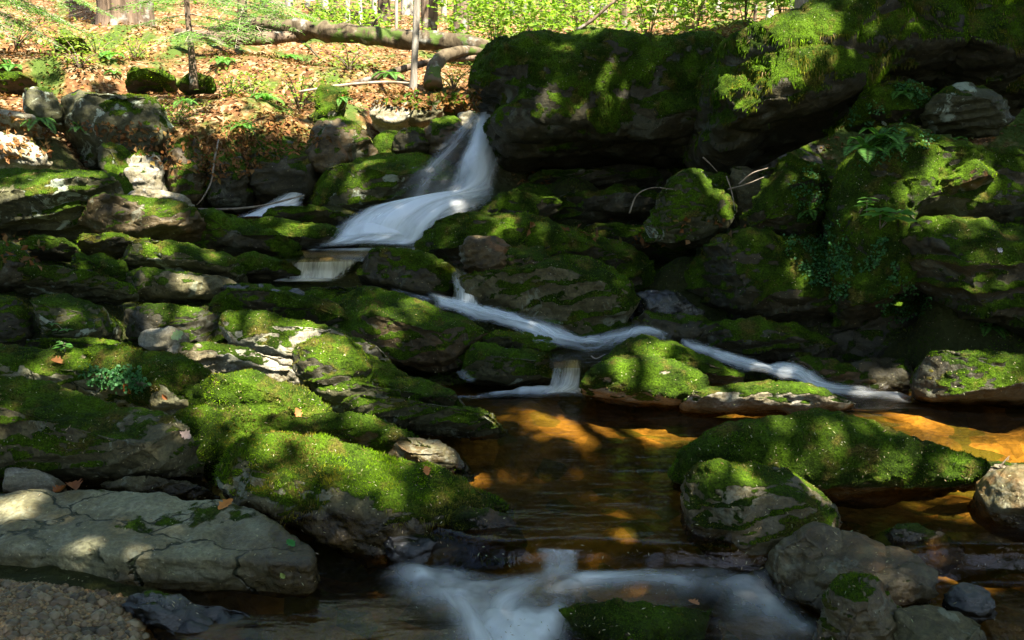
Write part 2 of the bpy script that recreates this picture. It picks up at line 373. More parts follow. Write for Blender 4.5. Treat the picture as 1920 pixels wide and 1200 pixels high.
    V = V+nn*(mk*((.5-w3)*.024+(.5-w4)*.009)*min(1, size*1.6))[:, None]; V = V+nn*((1-mk)*fbm(V, 26, 3, 12)*.004)[:, None]
    lev = np.where(V[:, 1] > 3.62, 0., LOW); wt = (1-sstep(V[:, 2]-lev+fbm(V, 7, 3, 15)*.03, .01, .09))*(V[:, 1] < 6.2)
    if wets: wt = np.maximum(wt, sstep(V[:, 0]+fbm(V, 5, 3, 4)*.15, wets[0], wets[1]))
    base = np.array([O[0], O[1], V[:, 2].min()])
    m = mkmesh(name, V-base, Fc); setattr_f(m, 'moss', mk); setattr_f(m, 'wet', wt)
    o = link(name, m, M[mat], None, label, cat, loc=base)
    if moss > .05: add_moss(o, V-0, Fc, mk, Y, dens, drape, bright, lmul) and None
    for c in o.children: c.location = tuple(-base)
    pa = np.asarray(pts, float); vm = pa[:, 1].mean(); ROCKC.append(tuple(at(pa[:, 0].mean(), vm+(pa[:, 1].max()-vm)*(.6 if (4.4 < Y < 8.6 and pa[:, 0].mean() < 700) else 1.), Y+.12)))
    return o

# ================================================================ THE ROCKS
G_SMALL = None
# --- foreground left
rock('broad pale cracked slab lying flat at the near left beside the gravel', [(-110,945),(60,930),(200,926),(330,938),(400,940),(470,962),(530,1000),(590,1055),(570,1088),(520,1082),(430,1074),(350,1076),(250,1074),(150,1070),(60,1066),(-110,1066)], 3.54, 79, .015, .19, .12, 'pale', p=5., amp=.010, facet=.008, cut=0, vmax=1112, roll=1.2, wets=(-1.22, -.92), seed=3, name='rock_slab', cat='slab')
rock('thin grey stone sliver wedged under the front edge of the pale slab', [(45,1098),(110,1100),(250,1125),(245,1138),(150,1134),(70,1115)], 3.42, 40, .04, .1, .1, 'grey', amp=.03, name='rock_slab', cat='slab')
rock('low dark wet rock with glossy bluish edge at the bottom left', [(228,1155),(250,1118),(300,1114),(380,1130),(450,1135),(492,1162),(482,1195),(410,1215),(310,1245),(245,1210)], 3.2, 45, .07, .2, .05, 'wet', amp=.07, facet=.09)
rock('rounded brown stone cut by the bottom edge beside the gravel', [(120,1212),(160,1182),(215,1178),(245,1200),(240,1245),(130,1245)], 3.05, 40, .05, .12, .0, 'brown')
rock('grey rock shelf with vertical front and mossy top above the pale slab', [(-140,715),(0,702),(90,702),(180,735),(290,778),(350,800),(384,830),(398,900),(392,930),(300,925),(190,922),(90,905),(-140,935)], 4.4, 46, .26, .5, .56, 'grey', p=3.2, amp=.03, facet=.03, name='rock_ledge', cat='ledge', drape=.4)
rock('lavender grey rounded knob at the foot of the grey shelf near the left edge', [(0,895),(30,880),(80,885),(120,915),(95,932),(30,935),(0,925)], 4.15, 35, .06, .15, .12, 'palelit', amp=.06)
rock('smooth blue grey boulder wedged between the shelf and the drooping moss ledge', [(190,912),(250,890),(330,893),(390,912),(402,935),(320,940),(240,930)], 4.2, 35, .07, .2, .1, 'grey', amp=.05)
rock('long sloping ledge with a thick drooping moss curtain, beside the pool outlet', [(402,885),(425,845),(480,825),(560,820),(640,832),(720,860),(800,880),(880,915),(940,950),(978,1000),(985,1035),(900,1050),(830,1062),(770,1070),(700,1050),(600,1008),(500,965),(430,938),(405,915)], 4.05, 38, .20, .45, .70, 'grey', p=2.5, cut=.6, amp=.04, facet=.03, drape=1., bright=1.25, extra=[([(405,900),(480,900),(600,930),(720,965),(840,1000),(870,1045),(770,1075),(700,1055),(600,1010),(500,967),(430,940)], 3.93, 12, .08, .3)], name='rock_ledge', cat='ledge', lmul=2.)
rock('glossy black wet rock face under the tip of the drooping moss ledge', [(722,1012),(760,1000),(830,995),(872,1012),(862,1058),(800,1082),(748,1068)], 3.82, 30, .08, .2, .1, 'wet', cut=.2, amp=.07, facet=.1)
rock('rust stained stone at the tip of the drooping moss ledge', [(840,972),(880,955),(930,968),(975,1002),(985,1036),(930,1042),(870,1035),(845,1005)], 3.84, 38, .08, .2, .55, 'brown', cut=.2, amp=.06)
rock('bare grey rounded stone at the left rim of the brown pool', [(735,852),(760,820),(810,820),(850,845),(864,872),(850,897),(800,884),(760,872)], 4.5, 40, .10, .25, .15, 'stone', amp=.04)
rock('low mossy shelf between the round mound and the drooping moss ledge', [(380,800),(480,785),(600,778),(700,790),(760,815),(785,850),(850,885),(905,918),(850,905),(750,880),(650,850),(560,835),(420,845),(385,830)], 4.55, 58, .10, .4, .85, 'grey', amp=.05, facet=.05, name='rock_ledge', cat='ledge', lmul=1.3)
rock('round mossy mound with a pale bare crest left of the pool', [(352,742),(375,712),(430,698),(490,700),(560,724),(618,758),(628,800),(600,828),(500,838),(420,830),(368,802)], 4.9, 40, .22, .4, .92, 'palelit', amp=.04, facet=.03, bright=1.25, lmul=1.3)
rock('lush green hump of moss behind the near left shelf', [(120,700),(160,668),(230,656),(300,668),(370,690),(425,722),(405,765),(300,785),(200,760)], 5.15, 50, .14, .3, 1., 'dark', amp=.06, bright=1.1, lmul=1.5)
rock('wide sloping slab half bare and half mossy at the left edge', [(-140,660),(60,652),(150,668),(260,702),(335,742),(352,792),(290,790),(200,768),(60,745),(-140,745)], 4.95, 72, .06, .4, .55, 'pale', p=2.6, amp=.03, facet=.04, name='rock_slab', cat='slab')
rock('thin pale bare slab tilted against the sunlit ledge', [(285,674),(350,650),(400,646),(450,660),(540,690),(572,712),(500,722),(420,700),(340,694)], 5.45, 60, .05, .3, .32, 'palelit', amp=.04, facet=.06, name='rock_slab', cat='slab')
rock('small pale loaf shaped stone sitting below the left ledge wall', [(262,632),(288,614),(320,616),(347,634),(330,652),(290,657),(266,650)], 5.55, 25, .08, .12, .1, 'palelit', amp=.05, facet=.06)
rock('upright mossy block forming the left end of the ledge wall', [(52,562),(75,545),(150,552),(220,580),(218,640),(150,642),(58,642)], 5.8, 22, .14, .5, .55, 'lichen', p=3.2, amp=.03, name='rock_ledge', cat='ledge')
rock('middle block of the ledge wall above the small loaf shaped stone', [(216,588),(225,572),(300,568),(380,570),(425,582),(432,662),(400,670),(330,645),(222,634)], 5.9, 20, .14, .5, .6, 'dark', p=3.2, amp=.03, name='rock_ledge', cat='ledge')
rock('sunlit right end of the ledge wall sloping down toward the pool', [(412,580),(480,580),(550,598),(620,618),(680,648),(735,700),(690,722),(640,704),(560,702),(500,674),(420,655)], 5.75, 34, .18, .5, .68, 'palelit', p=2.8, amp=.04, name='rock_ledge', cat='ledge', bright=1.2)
rock('long diagonal mossy flank running down to the left pool rim', [(555,655),(600,640),(660,634),(720,672),(790,720),(850,770),(880,795),(830,800),(780,795),(700,778),(640,745),(580,712)], 5.3, 42, .16, .5, .84, 'lichen', amp=.05, facet=.05, name='rock_ledge', cat='ledge', bright=1.1)
rock('dark round mossy knob bulging from the diagonal flank', [(552,680),(580,642),(630,632),(675,655),(690,700),(670,735),(610,740),(565,720)], 5.1, 28, .18, .3, .8, 'dark', amp=.05)
rock('low rippled rock tongue reaching into the pool from the left', [(640,748),(720,738),(800,766),(880,776),(962,806),(900,820),(780,804),(700,792)], 4.85, 42, .09, .3, .66, 'lichen', amp=.06, facet=.06, wet=0.)
rock('black mossy pocket of rock at the left edge beside the ledge wall', [(-100,560),(0,545),(50,560),(60,640),(0,655),(-100,650)], 5.75, 22, .15, .4, .5, 'dark')
rock('mossy saddle of rock filling the gap between the mound and the grey shelf', [(320,795),(390,768),(470,800),(455,860),(420,905),(385,900),(350,850)], 4.62, 48, .1, .3, .95, 'dark', cut=.4, lmul=1.3)
rock('narrow dark step of rock between the lush hump and the ledge wall', [(40,650),(150,640),(260,652),(300,672),(200,680),(60,668)], 5.5, 50, .08, .3, .8, 'dark')
rock('low flat bedrock lip between the mound and the diagonal flank', [(600,722),(680,716),(760,745),(740,775),(650,775),(605,755)], 4.95, 50, .08, .3, .7, 'lichen')
rock('flat bedrock shoulder between the stacked boulders and the dark dome', [(400,560),(470,545),(600,575),(640,612),(560,600),(440,585)], 6.3, 50, .1, .3, .8, 'dark')
# --- mid left tiers
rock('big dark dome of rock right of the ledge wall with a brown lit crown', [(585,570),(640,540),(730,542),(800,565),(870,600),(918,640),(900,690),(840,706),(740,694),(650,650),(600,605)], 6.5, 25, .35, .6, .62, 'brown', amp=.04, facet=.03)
rock('lower dark mossy rock left of the small white fall into the pool', [(870,706),(884,658),(925,642),(1000,662),(1042,692),(1032,722),(940,726),(882,718)], 6.15, 30, .18, .4, .72, 'lichen', amp=.05, facet=.05)
rock('upper wedge of mossy rock just below the bending stream', [(912,642),(940,620),(990,624),(1045,650),(1062,690),(1000,672),(950,652)], 6.35, 32, .14, .4, .72, 'lichen', amp=.05, facet=.05)
rock('mossy boulder left of the slim upper fall', [(672,508),(700,476),(740,470),(820,485),(852,505),(852,560),(780,562),(700,540),(672,522)], 7.15, 30, .22, .4, .8, 'dark', amp=.05)
rock('dark wet rock sheet under the fan shaped fall', [(415,555),(450,540),(560,538),(590,565),(582,602),(500,592),(430,574)], 6.8, 32, .15, .4, .55, 'wet', amp=.05, facet=.06)
rock('mossy shoulder under the fan shaped fall beside the dark dome', [(568,570),(600,548),(660,534),(720,545),(700,560),(640,580),(590,592)], 6.9, 35, .15, .4, .85, 'dark', amp=.05)
rock('upper of two stacked rounded boulders in the left middle', [(228,498),(270,466),(350,455),(420,474),(442,508),(430,532),(340,522),(250,514)], 7.0, 30, .22, .5, .62, 'lichen', amp=.04, facet=.04)
rock('lower of two stacked boulders with a pale worn patch', [(220,535),(258,506),(400,512),(425,540),(365,572),(240,566)], 6.8, 24, .16, .4, .5, 'grey', amp=.04, facet=.04)
rock('low dark wedge stone above the left end of the ledge wall', [(15,515),(60,496),(140,515),(235,556),(160,562),(60,548)], 6.3, 38, .14, .3, .66, 'lichen', amp=.05)
rock('small peaked mossy stone behind the low dark wedge', [(45,462),(75,440),(120,455),(142,476),(100,485),(50,480)], 6.9, 30, .1, .3, .8, 'dark')
rock('thin rimmed stone under the big lichen slab', [(140,458),(200,441),(270,450),(295,470),(220,478),(150,470)], 7.1, 38, .08, .3, .7, 'dark')
rock('dark rock corner at the left edge below the lichen slab', [(-100,470),(0,450),(35,475),(60,515),(20,540),(-100,540)], 6.3, 28, .16, .3, .6, 'dark')
rock('mossy rubble stone between the stacked boulders and the wedge', [(120,500),(170,480),(225,490),(240,540),(190,545),(140,520)], 6.8, 35, .1, .3, .9, 'dark', facet=.1)
rock('broad rock slab with lichen patches at the upper left', [(-100,335),(0,312),(90,308),(170,333),(238,374),(205,412),(160,442),(60,450),(-100,440)], 7.5, 38, .35, .6, .55, 'lichen', amp=.04, facet=.04)
rock('overhanging brown boulder with a shadowed hollow face', [(158,412),(200,380),(270,370),(332,380),(367,405),(350,440),(300,456),(200,452)], 7.35, 26, .25, .5, .5, 'brown', amp=.05, facet=.05)
rock('sunlit pale sliver of stone behind the overhanging brown boulder', [(245,376),(270,358),(310,366),(350,388),(320,398),(270,390)], 7.8, 45, .06, .3, .05, 'palelit')
rock('mossy steps of rock left of the upper pool', [(348,445),(365,402),(430,398),(475,440),(545,470),(520,492),(430,482),(370,462)], 7.55, 34, .22, .4, .85, 'dark', amp=.06, facet=.07)
rock('mossy block left of the white pool below the main fall', [(425,432),(500,412),(600,412),(645,430),(622,470),(520,474),(440,466)], 8.0, 30, .2, .4, .8, 'dark', amp=.05)
rock('narrow dark rock tier under the slanted slab', [(505,408),(560,391),(640,402),(660,412),(620,424),(530,426)], 8.25, 38, .12, .3, .75, 'dark')
rock('large slanted mossy slab left of the main waterfall', [(562,372),(600,335),(700,290),(760,285),(835,288),(850,310),(850,372),(820,402),(700,412),(600,405)], 9.0, 30, .25, .6, .78, 'lichen', amp=.04, facet=.03, bright=1.1)
rock('mossy knob at the left rim of the fan shaped fall', [(430,502),(460,478),(520,480),(545,505),(500,528),(440,522)], 7.3, 32, .14, .3, .85, 'dark')
# --- mid right
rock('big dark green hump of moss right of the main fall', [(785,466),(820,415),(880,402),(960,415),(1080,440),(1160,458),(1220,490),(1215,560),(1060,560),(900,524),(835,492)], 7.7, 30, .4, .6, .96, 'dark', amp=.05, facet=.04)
rock('rounded rock with a rust red top beside the slim upper fall', [(865,472),(890,445),(930,440),(956,465),(950,500),(910,512),(872,500)], 6.98, 25, .14, .3, .35, 'brown', amp=.05, facet=.05)
rock('small pale faced stone next to the rust topped rock', [(945,502),(960,472),(990,462),(1025,482),(1032,520),(990,532),(950,526)], 6.95, 28, .12, .3, .6, 'brown', amp=.06, facet=.07)
rock('wide rock face behind the bending stream with a grey upper rim', [(855,548),(880,520),(950,515),(1060,490),(1140,503),(1192,540),(1198,600),(1172,636),(1060,642),(980,612),(910,592),(865,572)], 6.9, 30, .28, .5, .66, 'grey', amp=.05, facet=.05)
rock('glistening wet black stones right of the wide rock face', [(1180,562),(1220,540),(1290,560),(1312,610),(1240,628),(1188,602)], 6.95, 28, .14, .3, .2, 'wet', facet=.12)
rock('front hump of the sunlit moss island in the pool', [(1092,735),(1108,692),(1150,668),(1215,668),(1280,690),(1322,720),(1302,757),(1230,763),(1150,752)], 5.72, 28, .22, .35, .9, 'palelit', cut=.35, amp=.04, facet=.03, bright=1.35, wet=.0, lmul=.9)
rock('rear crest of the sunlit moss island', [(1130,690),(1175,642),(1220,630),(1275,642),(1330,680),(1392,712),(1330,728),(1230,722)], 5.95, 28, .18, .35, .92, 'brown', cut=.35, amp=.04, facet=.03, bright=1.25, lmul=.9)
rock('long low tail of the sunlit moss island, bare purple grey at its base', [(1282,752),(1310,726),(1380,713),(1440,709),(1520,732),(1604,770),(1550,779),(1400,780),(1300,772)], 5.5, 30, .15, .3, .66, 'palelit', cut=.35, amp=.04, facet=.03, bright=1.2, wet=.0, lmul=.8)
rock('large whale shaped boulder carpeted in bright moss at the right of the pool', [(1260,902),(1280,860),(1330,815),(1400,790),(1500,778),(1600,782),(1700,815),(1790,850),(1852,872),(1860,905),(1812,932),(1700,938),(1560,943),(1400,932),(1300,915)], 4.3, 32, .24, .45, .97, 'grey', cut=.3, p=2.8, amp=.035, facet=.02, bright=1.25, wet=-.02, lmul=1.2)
rock('blocky boulder with a tuft of yellow moss, in front of the whale shaped boulder', [(1278,935),(1290,885),(1330,872),(1400,871),(1480,885),(1552,918),(1562,962),(1546,1012),(1500,1030),(1450,1052),(1400,1066),(1340,1042),(1285,1000)], 3.82, 24, .2, .35, .46, 'stone', cut=.6, p=3.2, amp=.04, facet=.05, bright=1.5, lmul=1.2)
rock('smooth sunlit grey boulder at the right edge', [(1824,935),(1850,890),(1900,877),(1990,888),(2060,950),(2040,1010),(1950,1014),(1880,1000),(1835,972)], 3.9, 27, .2, .3, .12, 'stone', p=2.1, cut=.3, amp=.02, facet=.015)
rock('sunlit mossy rock tip behind the smooth sunlit boulder at the right edge', [(1790,872),(1850,862),(1930,872),(1990,890),(1960,915),(1840,905)], 4.45, 40, .1, .3, .7, 'palelit', bright=1.3)
rock('big smooth olive brown boulder at the lower right', [(1442,1070),(1450,1030),(1480,1008),(1512,989),(1552,994),(1640,1016),(1700,1035),(1760,1075),(1779,1118),(1740,1140),(1640,1146),(1560,1160),(1500,1140),(1450,1110)], 3.42, 27, .16, .3, .14, 'stone', p=2.4, cut=.8, seed=23, amp=.04, facet=.08)
rock('green tinged stone behind the olive brown boulder', [(1625,1012),(1690,985),(1740,987),(1790,1005),(1830,1032),(1795,1052),(1770,1080),(1700,1050)], 3.68, 30, .12, .3, .3, 'stone', amp=.04, facet=.05)
rock('upright stone with mossy foot in front of the olive brown boulder', [(1537,1200),(1550,1120),(1588,1085),(1622,1081),(1662,1100),(1685,1150),(1692,1235),(1600,1275),(1540,1250)], 3.02, 25, .11, .2, .50, 'stone', cut=.9, amp=.05, facet=.05, lmul=1.2)
rock('flat grey stone cut by the bottom edge at the lower right', [(1662,1162),(1690,1135),(1790,1147),(1832,1165),(1858,1212),(1845,1275),(1680,1275)], 2.95, 48, .07, .2, .1, 'grey', p=2.8, amp=.03, facet=.04)
rock('flat topped mossy rock cut by the bottom edge in the white water', [(1012,1200),(1040,1160),(1070,1135),(1150,1127),(1260,1130),(1330,1140),(1360,1156),(1350,1200),(1345,1275),(1008,1275)], 3.15, 36, .14, .25, .86, 'brown', p=3., amp=.03, facet=.03, bright=1.3, wet=-.16)
rock('small black stone beside the foam left of the olive brown boulder', [(1367,1100),(1400,1076),(1442,1056),(1462,1090),(1442,1130),(1390,1122)], 3.55, 28, .08, .2, .05, 'wet')
rock('bluish wet stone right of the olive brown boulder', [(1765,1110),(1795,1094),(1850,1112),(1865,1150),(1820,1168),(1775,1150)], 3.2, 35, .08, .2, .0, 'wet')
# --- right bank, from far to near
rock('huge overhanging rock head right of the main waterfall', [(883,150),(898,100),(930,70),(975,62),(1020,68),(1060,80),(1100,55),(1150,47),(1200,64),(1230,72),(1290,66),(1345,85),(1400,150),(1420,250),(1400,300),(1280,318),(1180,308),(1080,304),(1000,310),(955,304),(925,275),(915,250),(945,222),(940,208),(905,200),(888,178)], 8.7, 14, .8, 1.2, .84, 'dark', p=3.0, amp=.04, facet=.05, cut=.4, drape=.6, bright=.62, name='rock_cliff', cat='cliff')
rock('massive dark cliff along the top right with long hanging moss on its left flank', [(1300,100),(1340,88),(1440,62),(1500,42),(1560,8),(1640,-10),(1760,-40),(2080,-60),(2080,190),(1900,170),(1750,158),(1640,165),(1600,230),(1560,270),(1500,285),(1440,300),(1380,318),(1320,290),(1300,200)], 7.6, 16, .7, 1.4, .78, 'dark', p=3.0, amp=.05, facet=.05, cut=.55, drape=1., bright=1.05, name='rock_cliff', cat='cliff', lmul=1.25)
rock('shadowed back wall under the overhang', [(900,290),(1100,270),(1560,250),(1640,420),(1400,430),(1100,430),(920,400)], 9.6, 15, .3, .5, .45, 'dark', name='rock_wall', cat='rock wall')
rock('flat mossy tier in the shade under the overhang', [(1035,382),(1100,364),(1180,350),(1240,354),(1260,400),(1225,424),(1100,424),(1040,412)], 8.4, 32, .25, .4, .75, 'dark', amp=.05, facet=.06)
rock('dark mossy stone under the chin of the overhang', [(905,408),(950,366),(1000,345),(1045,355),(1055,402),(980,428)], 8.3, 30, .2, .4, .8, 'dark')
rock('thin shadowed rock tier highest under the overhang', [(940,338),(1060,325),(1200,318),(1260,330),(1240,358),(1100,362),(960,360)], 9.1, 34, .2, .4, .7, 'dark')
rock('mossy shelf between the green hump and the angular boulder', [(1080,432),(1160,418),(1240,430),(1300,455),(1310,490),(1200,482),(1120,455)], 7.9, 36, .2, .4, .82, 'dark')
rock('angular boulder with a pale grey top edge beside the twigs', [(1213,442),(1235,382),(1262,326),(1312,317),(1370,320),(1386,360),(1372,420),(1332,456),(1260,462)], 7.35, 24, .25, .4, .62, 'lichen', p=2.8, amp=.04, facet=.07)
rock('blue grey wedge of rock right of the angular boulder', [(1366,330),(1400,310),(1440,330),(1450,370),(1420,430),(1375,425)], 7.5, 24, .15, .4, .3, 'grey', facet=.08)
rock('steep mossy pillar of rock above the right stream', [(1388,432),(1420,382),(1450,322),(1490,286),(1530,300),(1562,332),(1565,402),(1525,445),(1440,445)], 7.1, 26, .28, .4, .85, 'dark', amp=.05, facet=.05)
rock('broad mossy ledge with a thin grey rim above the right stream', [(1292,475),(1340,447),(1385,432),(1450,447),(1530,432),(1582,480),(1592,560),(1562,604),(1420,594),(1330,545),(1298,515)], 6.9, 28, .3, .5, .74, 'dark', bright=.8, p=3.1, amp=.05, facet=.05, name='rock_ledge', cat='ledge')
rock('large mossy block at right with ferns growing on its top', [(1548,380),(1560,300),(1600,242),(1640,226),(1700,222),(1800,234),(1900,264),(2060,300),(2060,430),(1880,415),(1700,412),(1700,480),(1705,560),(1640,604),(1560,594),(1545,480)], 6.5, 30, .4, .7, .86, 'dark', p=3., amp=.04, facet=.05, bright=.8, name='rock_ledge', cat='ledge')
rock('round grey boulder with white lichen tucked under the top right cliff', [(1732,215),(1755,180),(1800,156),(1870,158),(1900,184),(1905,225),(1882,250),(1800,246)], 6.85, 26, .2, .3, .5, 'lichen', p=2.0, amp=.03, facet=.02)
rock('small mossy bank left of the round lichen boulder', [(1590,215),(1620,172),(1680,150),(1750,155),(1760,220),(1700,240),(1620,240)], 7.0, 28, .15, .4, .95, 'dark')
rock('sunlit mossy step on the face of the large right block', [(1750,360),(1790,325),(1840,300),(1875,318),(1868,345),(1800,372)], 6.2, 36, .1, .3, .9, 'brown', bright=1.6)
rock('tilted wedge slab with a thin grey upper edge at the right', [(1690,408),(1760,402),(1860,408),(2060,415),(2060,640),(1900,602),(1800,572),(1722,522),(1692,472)], 5.95, 20, .16, .4, .72, 'dark', bright=.8, p=3.8, amp=.03, facet=.03, name='rock_slab', cat='slab')
rock('dark rock wall under the tilted wedge slab', [(1520,610),(1600,585),(1720,545),(1830,585),(2060,640),(2060,730),(1700,745),(1560,690)], 6.75, 16, .2, .5, .55, 'dark', name='rock_wall', cat='rock wall')
rock('flat topped mossy block standing in the pool at the right', [(1712,668),(1740,653),(1820,650),(1900,655),(2040,682),(2040,752),(1900,758),(1760,752),(1715,738)], 5.65, 33, .2, .35, .62, 'dark', p=3.2, amp=.03, facet=.03, wet=.03, bright=1.4)
rock('dark mossy tier above the right hand stream', [(1300,622),(1380,600),(1500,608),(1570,640),(1555,682),(1480,692),(1380,668),(1312,652)], 6.55, 34, .18, .4, .7, 'dark', facet=.07)
rock('speckled rock slope at the right bank of the lower stream', [(1465,682),(1540,664),(1610,700),(1660,740),(1600,745),(1525,722)], 6.15, 34, .12, .3, .45, 'brown', facet=.06)
rock('low dark stones at the foot of the right rock wall', [(1570,690),(1640,672),(1710,690),(1725,740),(1640,748),(1590,728)], 6.2, 34, .14, .3, .5, 'dark', facet=.08)
rock('mossy rubble slope in the shade left of the right stream bend', [(1190,600),(1260,585),(1330,600),(1350,640),(1300,655),(1220,632)], 6.7, 38, .12, .3, .5, 'dark', facet=.09)
# --- left bank behind
rock('big domed boulder with pale green lichen on the left bank', [(108,262),(120,192),(150,152),(210,140),(270,158),(312,200),(332,262),(300,312),(200,322),(130,312)], 9.8, 30, .5, .7, .45, 'lichen', amp=.04, facet=.04)
rock('mossy stone with white lichen beside the streaked pale block', [(188,305),(208,276),(242,274),(258,310),(252,350),(212,345)], 9.0, 26, .2, .3, .55, 'lichen')
rock('streaked pale sunlit block standing on the left bank', [(238,302),(262,288),(302,290),(308,350),(290,370),(245,366)], 8.95, 16, .14, .3, .42, 'palelit', p=3., cut=.5, amp=.07, facet=.09)
rock('small grey green boulder at the upper left', [(43,188),(70,165),(100,168),(117,200),(110,236),(60,226)], 9.6, 26, .2, .3, .4, 'lichen', facet=.06)
rock('brilliantly sunlit sloping rock at the left edge', [(-80,262),(0,246),(50,268),(88,305),(60,322),(0,330),(-80,320)], 8.8, 40, .15, .4, .2, 'palelit', facet=.06)
rock('pale leaf strewn stone above the brilliantly lit rock', [(-60,225),(0,212),(50,216),(78,232),(60,250),(0,245),(-60,248)], 9.3, 45, .12, .3, .15, 'palelit')
rock('low mossy stone below the streaked pale block', [(165,345),(200,325),(240,345),(250,370),(220,380),(175,368)], 8.4, 35, .12, .3, .85, 'dark')
rock('rough mossy outcrop right of the streaked pale block', [(305,300),(330,255),(370,262),(395,320),(390,385),(330,390),(308,350)], 9.2, 25, .25, .4, .55, 'brown', facet=.08)
rock('dark stump like boulder in the bank left of the small side fall', [(385,332),(410,282),(450,290),(472,350),(452,396),(395,388)], 9.15, 24, .25, .4, .6, 'dark', facet=.06)
rock('wide shadowed boulder above the small side fall', [(463,305),(490,262),(558,254),(592,292),(592,360),(540,378),(478,372)], 9.25, 24, .35, .4, .6, 'dark', facet=.05)
rock('dark boulder with purple brown facets above the slanted slab', [(583,272),(600,226),(650,222),(690,250),(702,286),(670,312),(600,332)], 9.3, 24, .3, .4, .55, 'brown', facet=.07)
rock('glowing yellow green mossy stub on the leaf covered bank', [(592,212),(600,175),(625,160),(647,170),(642,200),(622,236),(590,236)], 9.55, 24, .14, .3, .95, 'palelit', bright=1.6)
rock('squared grey rock with a chipped face on the far bank', [(694,192),(740,182),(768,195),(777,236),(742,250),(708,240)], 10.0, 22, .2, .4, .3, 'palelit', p=3.5, facet=.07)
rock('squared green stained rock beside the chipped grey one', [(764,188),(815,181),(824,210),(802,238),(770,234)], 9.95, 22, .18, .3, .55, 'grey', p=3.5, facet=.06)
rock('bright mossy stone under the squared grey rock', [(698,290),(715,258),(740,248),(752,270),(745,296),(715,300)], 9.45, 28, .12, .3, .95, 'palelit', bright=1.5)
rock('dark peaked boulder left of the waterfall lip', [(738,292),(752,248),(790,238),(812,260),(806,296)], 9.35, 24, .2, .4, .65, 'dark', facet=.08)
rock('brown boulder with a sunlit top left of the waterfall lip', [(796,290),(805,235),(840,217),(866,232),(870,285),(830,300)], 9.4, 24, .2, .4, .45, 'brown', facet=.08)
rock('small sunlit stone touching the waterfall lip', [(855,250),(865,218),(900,212),(912,225),(905,250),(880,262)], 9.75, 26, .12, .3, .3, 'palelit', facet=.07)
rock('mossy slab beneath the overhanging rock head on the far bank', [(800,210),(830,180),(870,178),(905,195),(905,215),(850,218)], 10.2, 38, .15, .4, .9, 'dark', bright=1.4)
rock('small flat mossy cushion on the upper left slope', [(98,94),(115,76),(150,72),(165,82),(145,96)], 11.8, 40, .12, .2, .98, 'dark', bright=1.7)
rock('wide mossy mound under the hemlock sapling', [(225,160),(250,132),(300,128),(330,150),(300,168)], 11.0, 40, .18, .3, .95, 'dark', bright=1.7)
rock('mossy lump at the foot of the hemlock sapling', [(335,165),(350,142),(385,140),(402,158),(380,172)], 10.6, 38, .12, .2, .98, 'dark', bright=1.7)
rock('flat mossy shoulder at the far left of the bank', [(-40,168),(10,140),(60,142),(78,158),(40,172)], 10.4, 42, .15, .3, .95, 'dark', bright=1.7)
NSHOW = len(ROCKC)

# ================================================================ GROUND: one sheet from the stream bed to the far hillside
ctl = [(x, y, min(z-.06, -.28) if (x > -.3 and 3.85 < y < 5.8) else min(z-.06, -.42) if (x > -.9 and y < 3.6) else max(z-.06, -.05) if (x < -1.25 and y < 3.95) else z-.06) for x, y, z in ROCKC if y < 12.5]
for u, v, Y in [(-200,60,13),(100,55,13.5),(300,60,13.5),(500,105,12.5),(620,120,12.5),(700,165,11),(850,168,11.4),(760,175,10.8),(640,190,10.3),(450,180,10.6),(380,210,10.2),(420,240,9.9),(520,215,10),(200,110,11.8),(60,110,12),(-60,200,10),(20,200,9.9),(350,235,10),(600,70,16),(800,105,15),(900,120,14),(1000,100,17),(1300,80,18),(1500,65,18),(1800,60,18),(-300,80,15),(2200,60,18),(660,330,9.6),(900,235,9.9),(930,220,10.2),(1100,150,11),(1400,120,11),(1800,100,11)]:
    ctl.append(tuple(at(u, v, Y)))
for Y, vv in ((24, 54), (34, 50), (50, 46), (80, 42), (125, 40)):
    for u in (-900, 0, 500, 960, 1400, 1900, 2800): ctl.append(tuple(at(u, vv, Y)))
for x in np.arange(-.35, 3.6, .35):
    for y in np.arange(3.95, 5.9, .35): ctl.append((x, y, (-.30 if y < 5.0 else -.08)-.03*math.sin(x*3+y*2)))
for x in np.arange(-.9, 3.6, .4):
    for y in np.arange(-1., 3.5, .4): ctl.append((x, y, -.42))
for x in np.arange(-2.6, -1.2, .2):
    for y in np.arange(2.4, 3.7, .25): ctl.append((x, y, -.055 if x < -1.35 else -.15))
for x in (-8, -6, -4.5, -3.3):
    for y in (-4, -1, 1, 3): ctl.append((x, y, .1+(-x-3)*.15))
for x in (4.5, 6, 8):
    for y in (-4, -1, 1, 3, 5): ctl.append((x, y, .1+(x-4)*.3))
for u, v, Y in [(1000,655,6.5),(1100,665,6.45),(1150,650,6.6),(1300,670,6.4),(1440,705,6.2),(1560,745,6.05),(620,490,7.7),(560,495,7.6),(700,475,7.9),(760,460,8.2),(840,430,8.5),(900,590,6.85),(860,575,7),(880,520,7.3),(480,420,8.9),(540,400,9.2)]:
    p_ = at(u, v, Y); ctl.append((p_[0], p_[1], p_[2]-.14))
ctl = np.array(ctl)
def ground_z(X, Y):
    X = np.ravel(X); Y = np.ravel(Y); out = np.empty(len(X))
    for i in range(0, len(X), 4000):
        x, y = X[i:i+4000, None], Y[i:i+4000, None]
        sc = np.maximum(1., ctl[None, :, 1]/8)
        d2 = ((x-ctl[None, :, 0])**2+(y-ctl[None, :, 1])**2)/sc**2+.015
        w = d2**-1.9; out[i:i+4000] = (w*ctl[None, :, 2]).sum(1)/w.sum(1)
    P = np.stack([X, Y, X*0], 1)
    return out+fbm(P, .5, 4, 3)*.10*sstep(Y, 9, 14)+fbm(P, 2.2, 4, 4)*.045
NC, NR = 330, 400
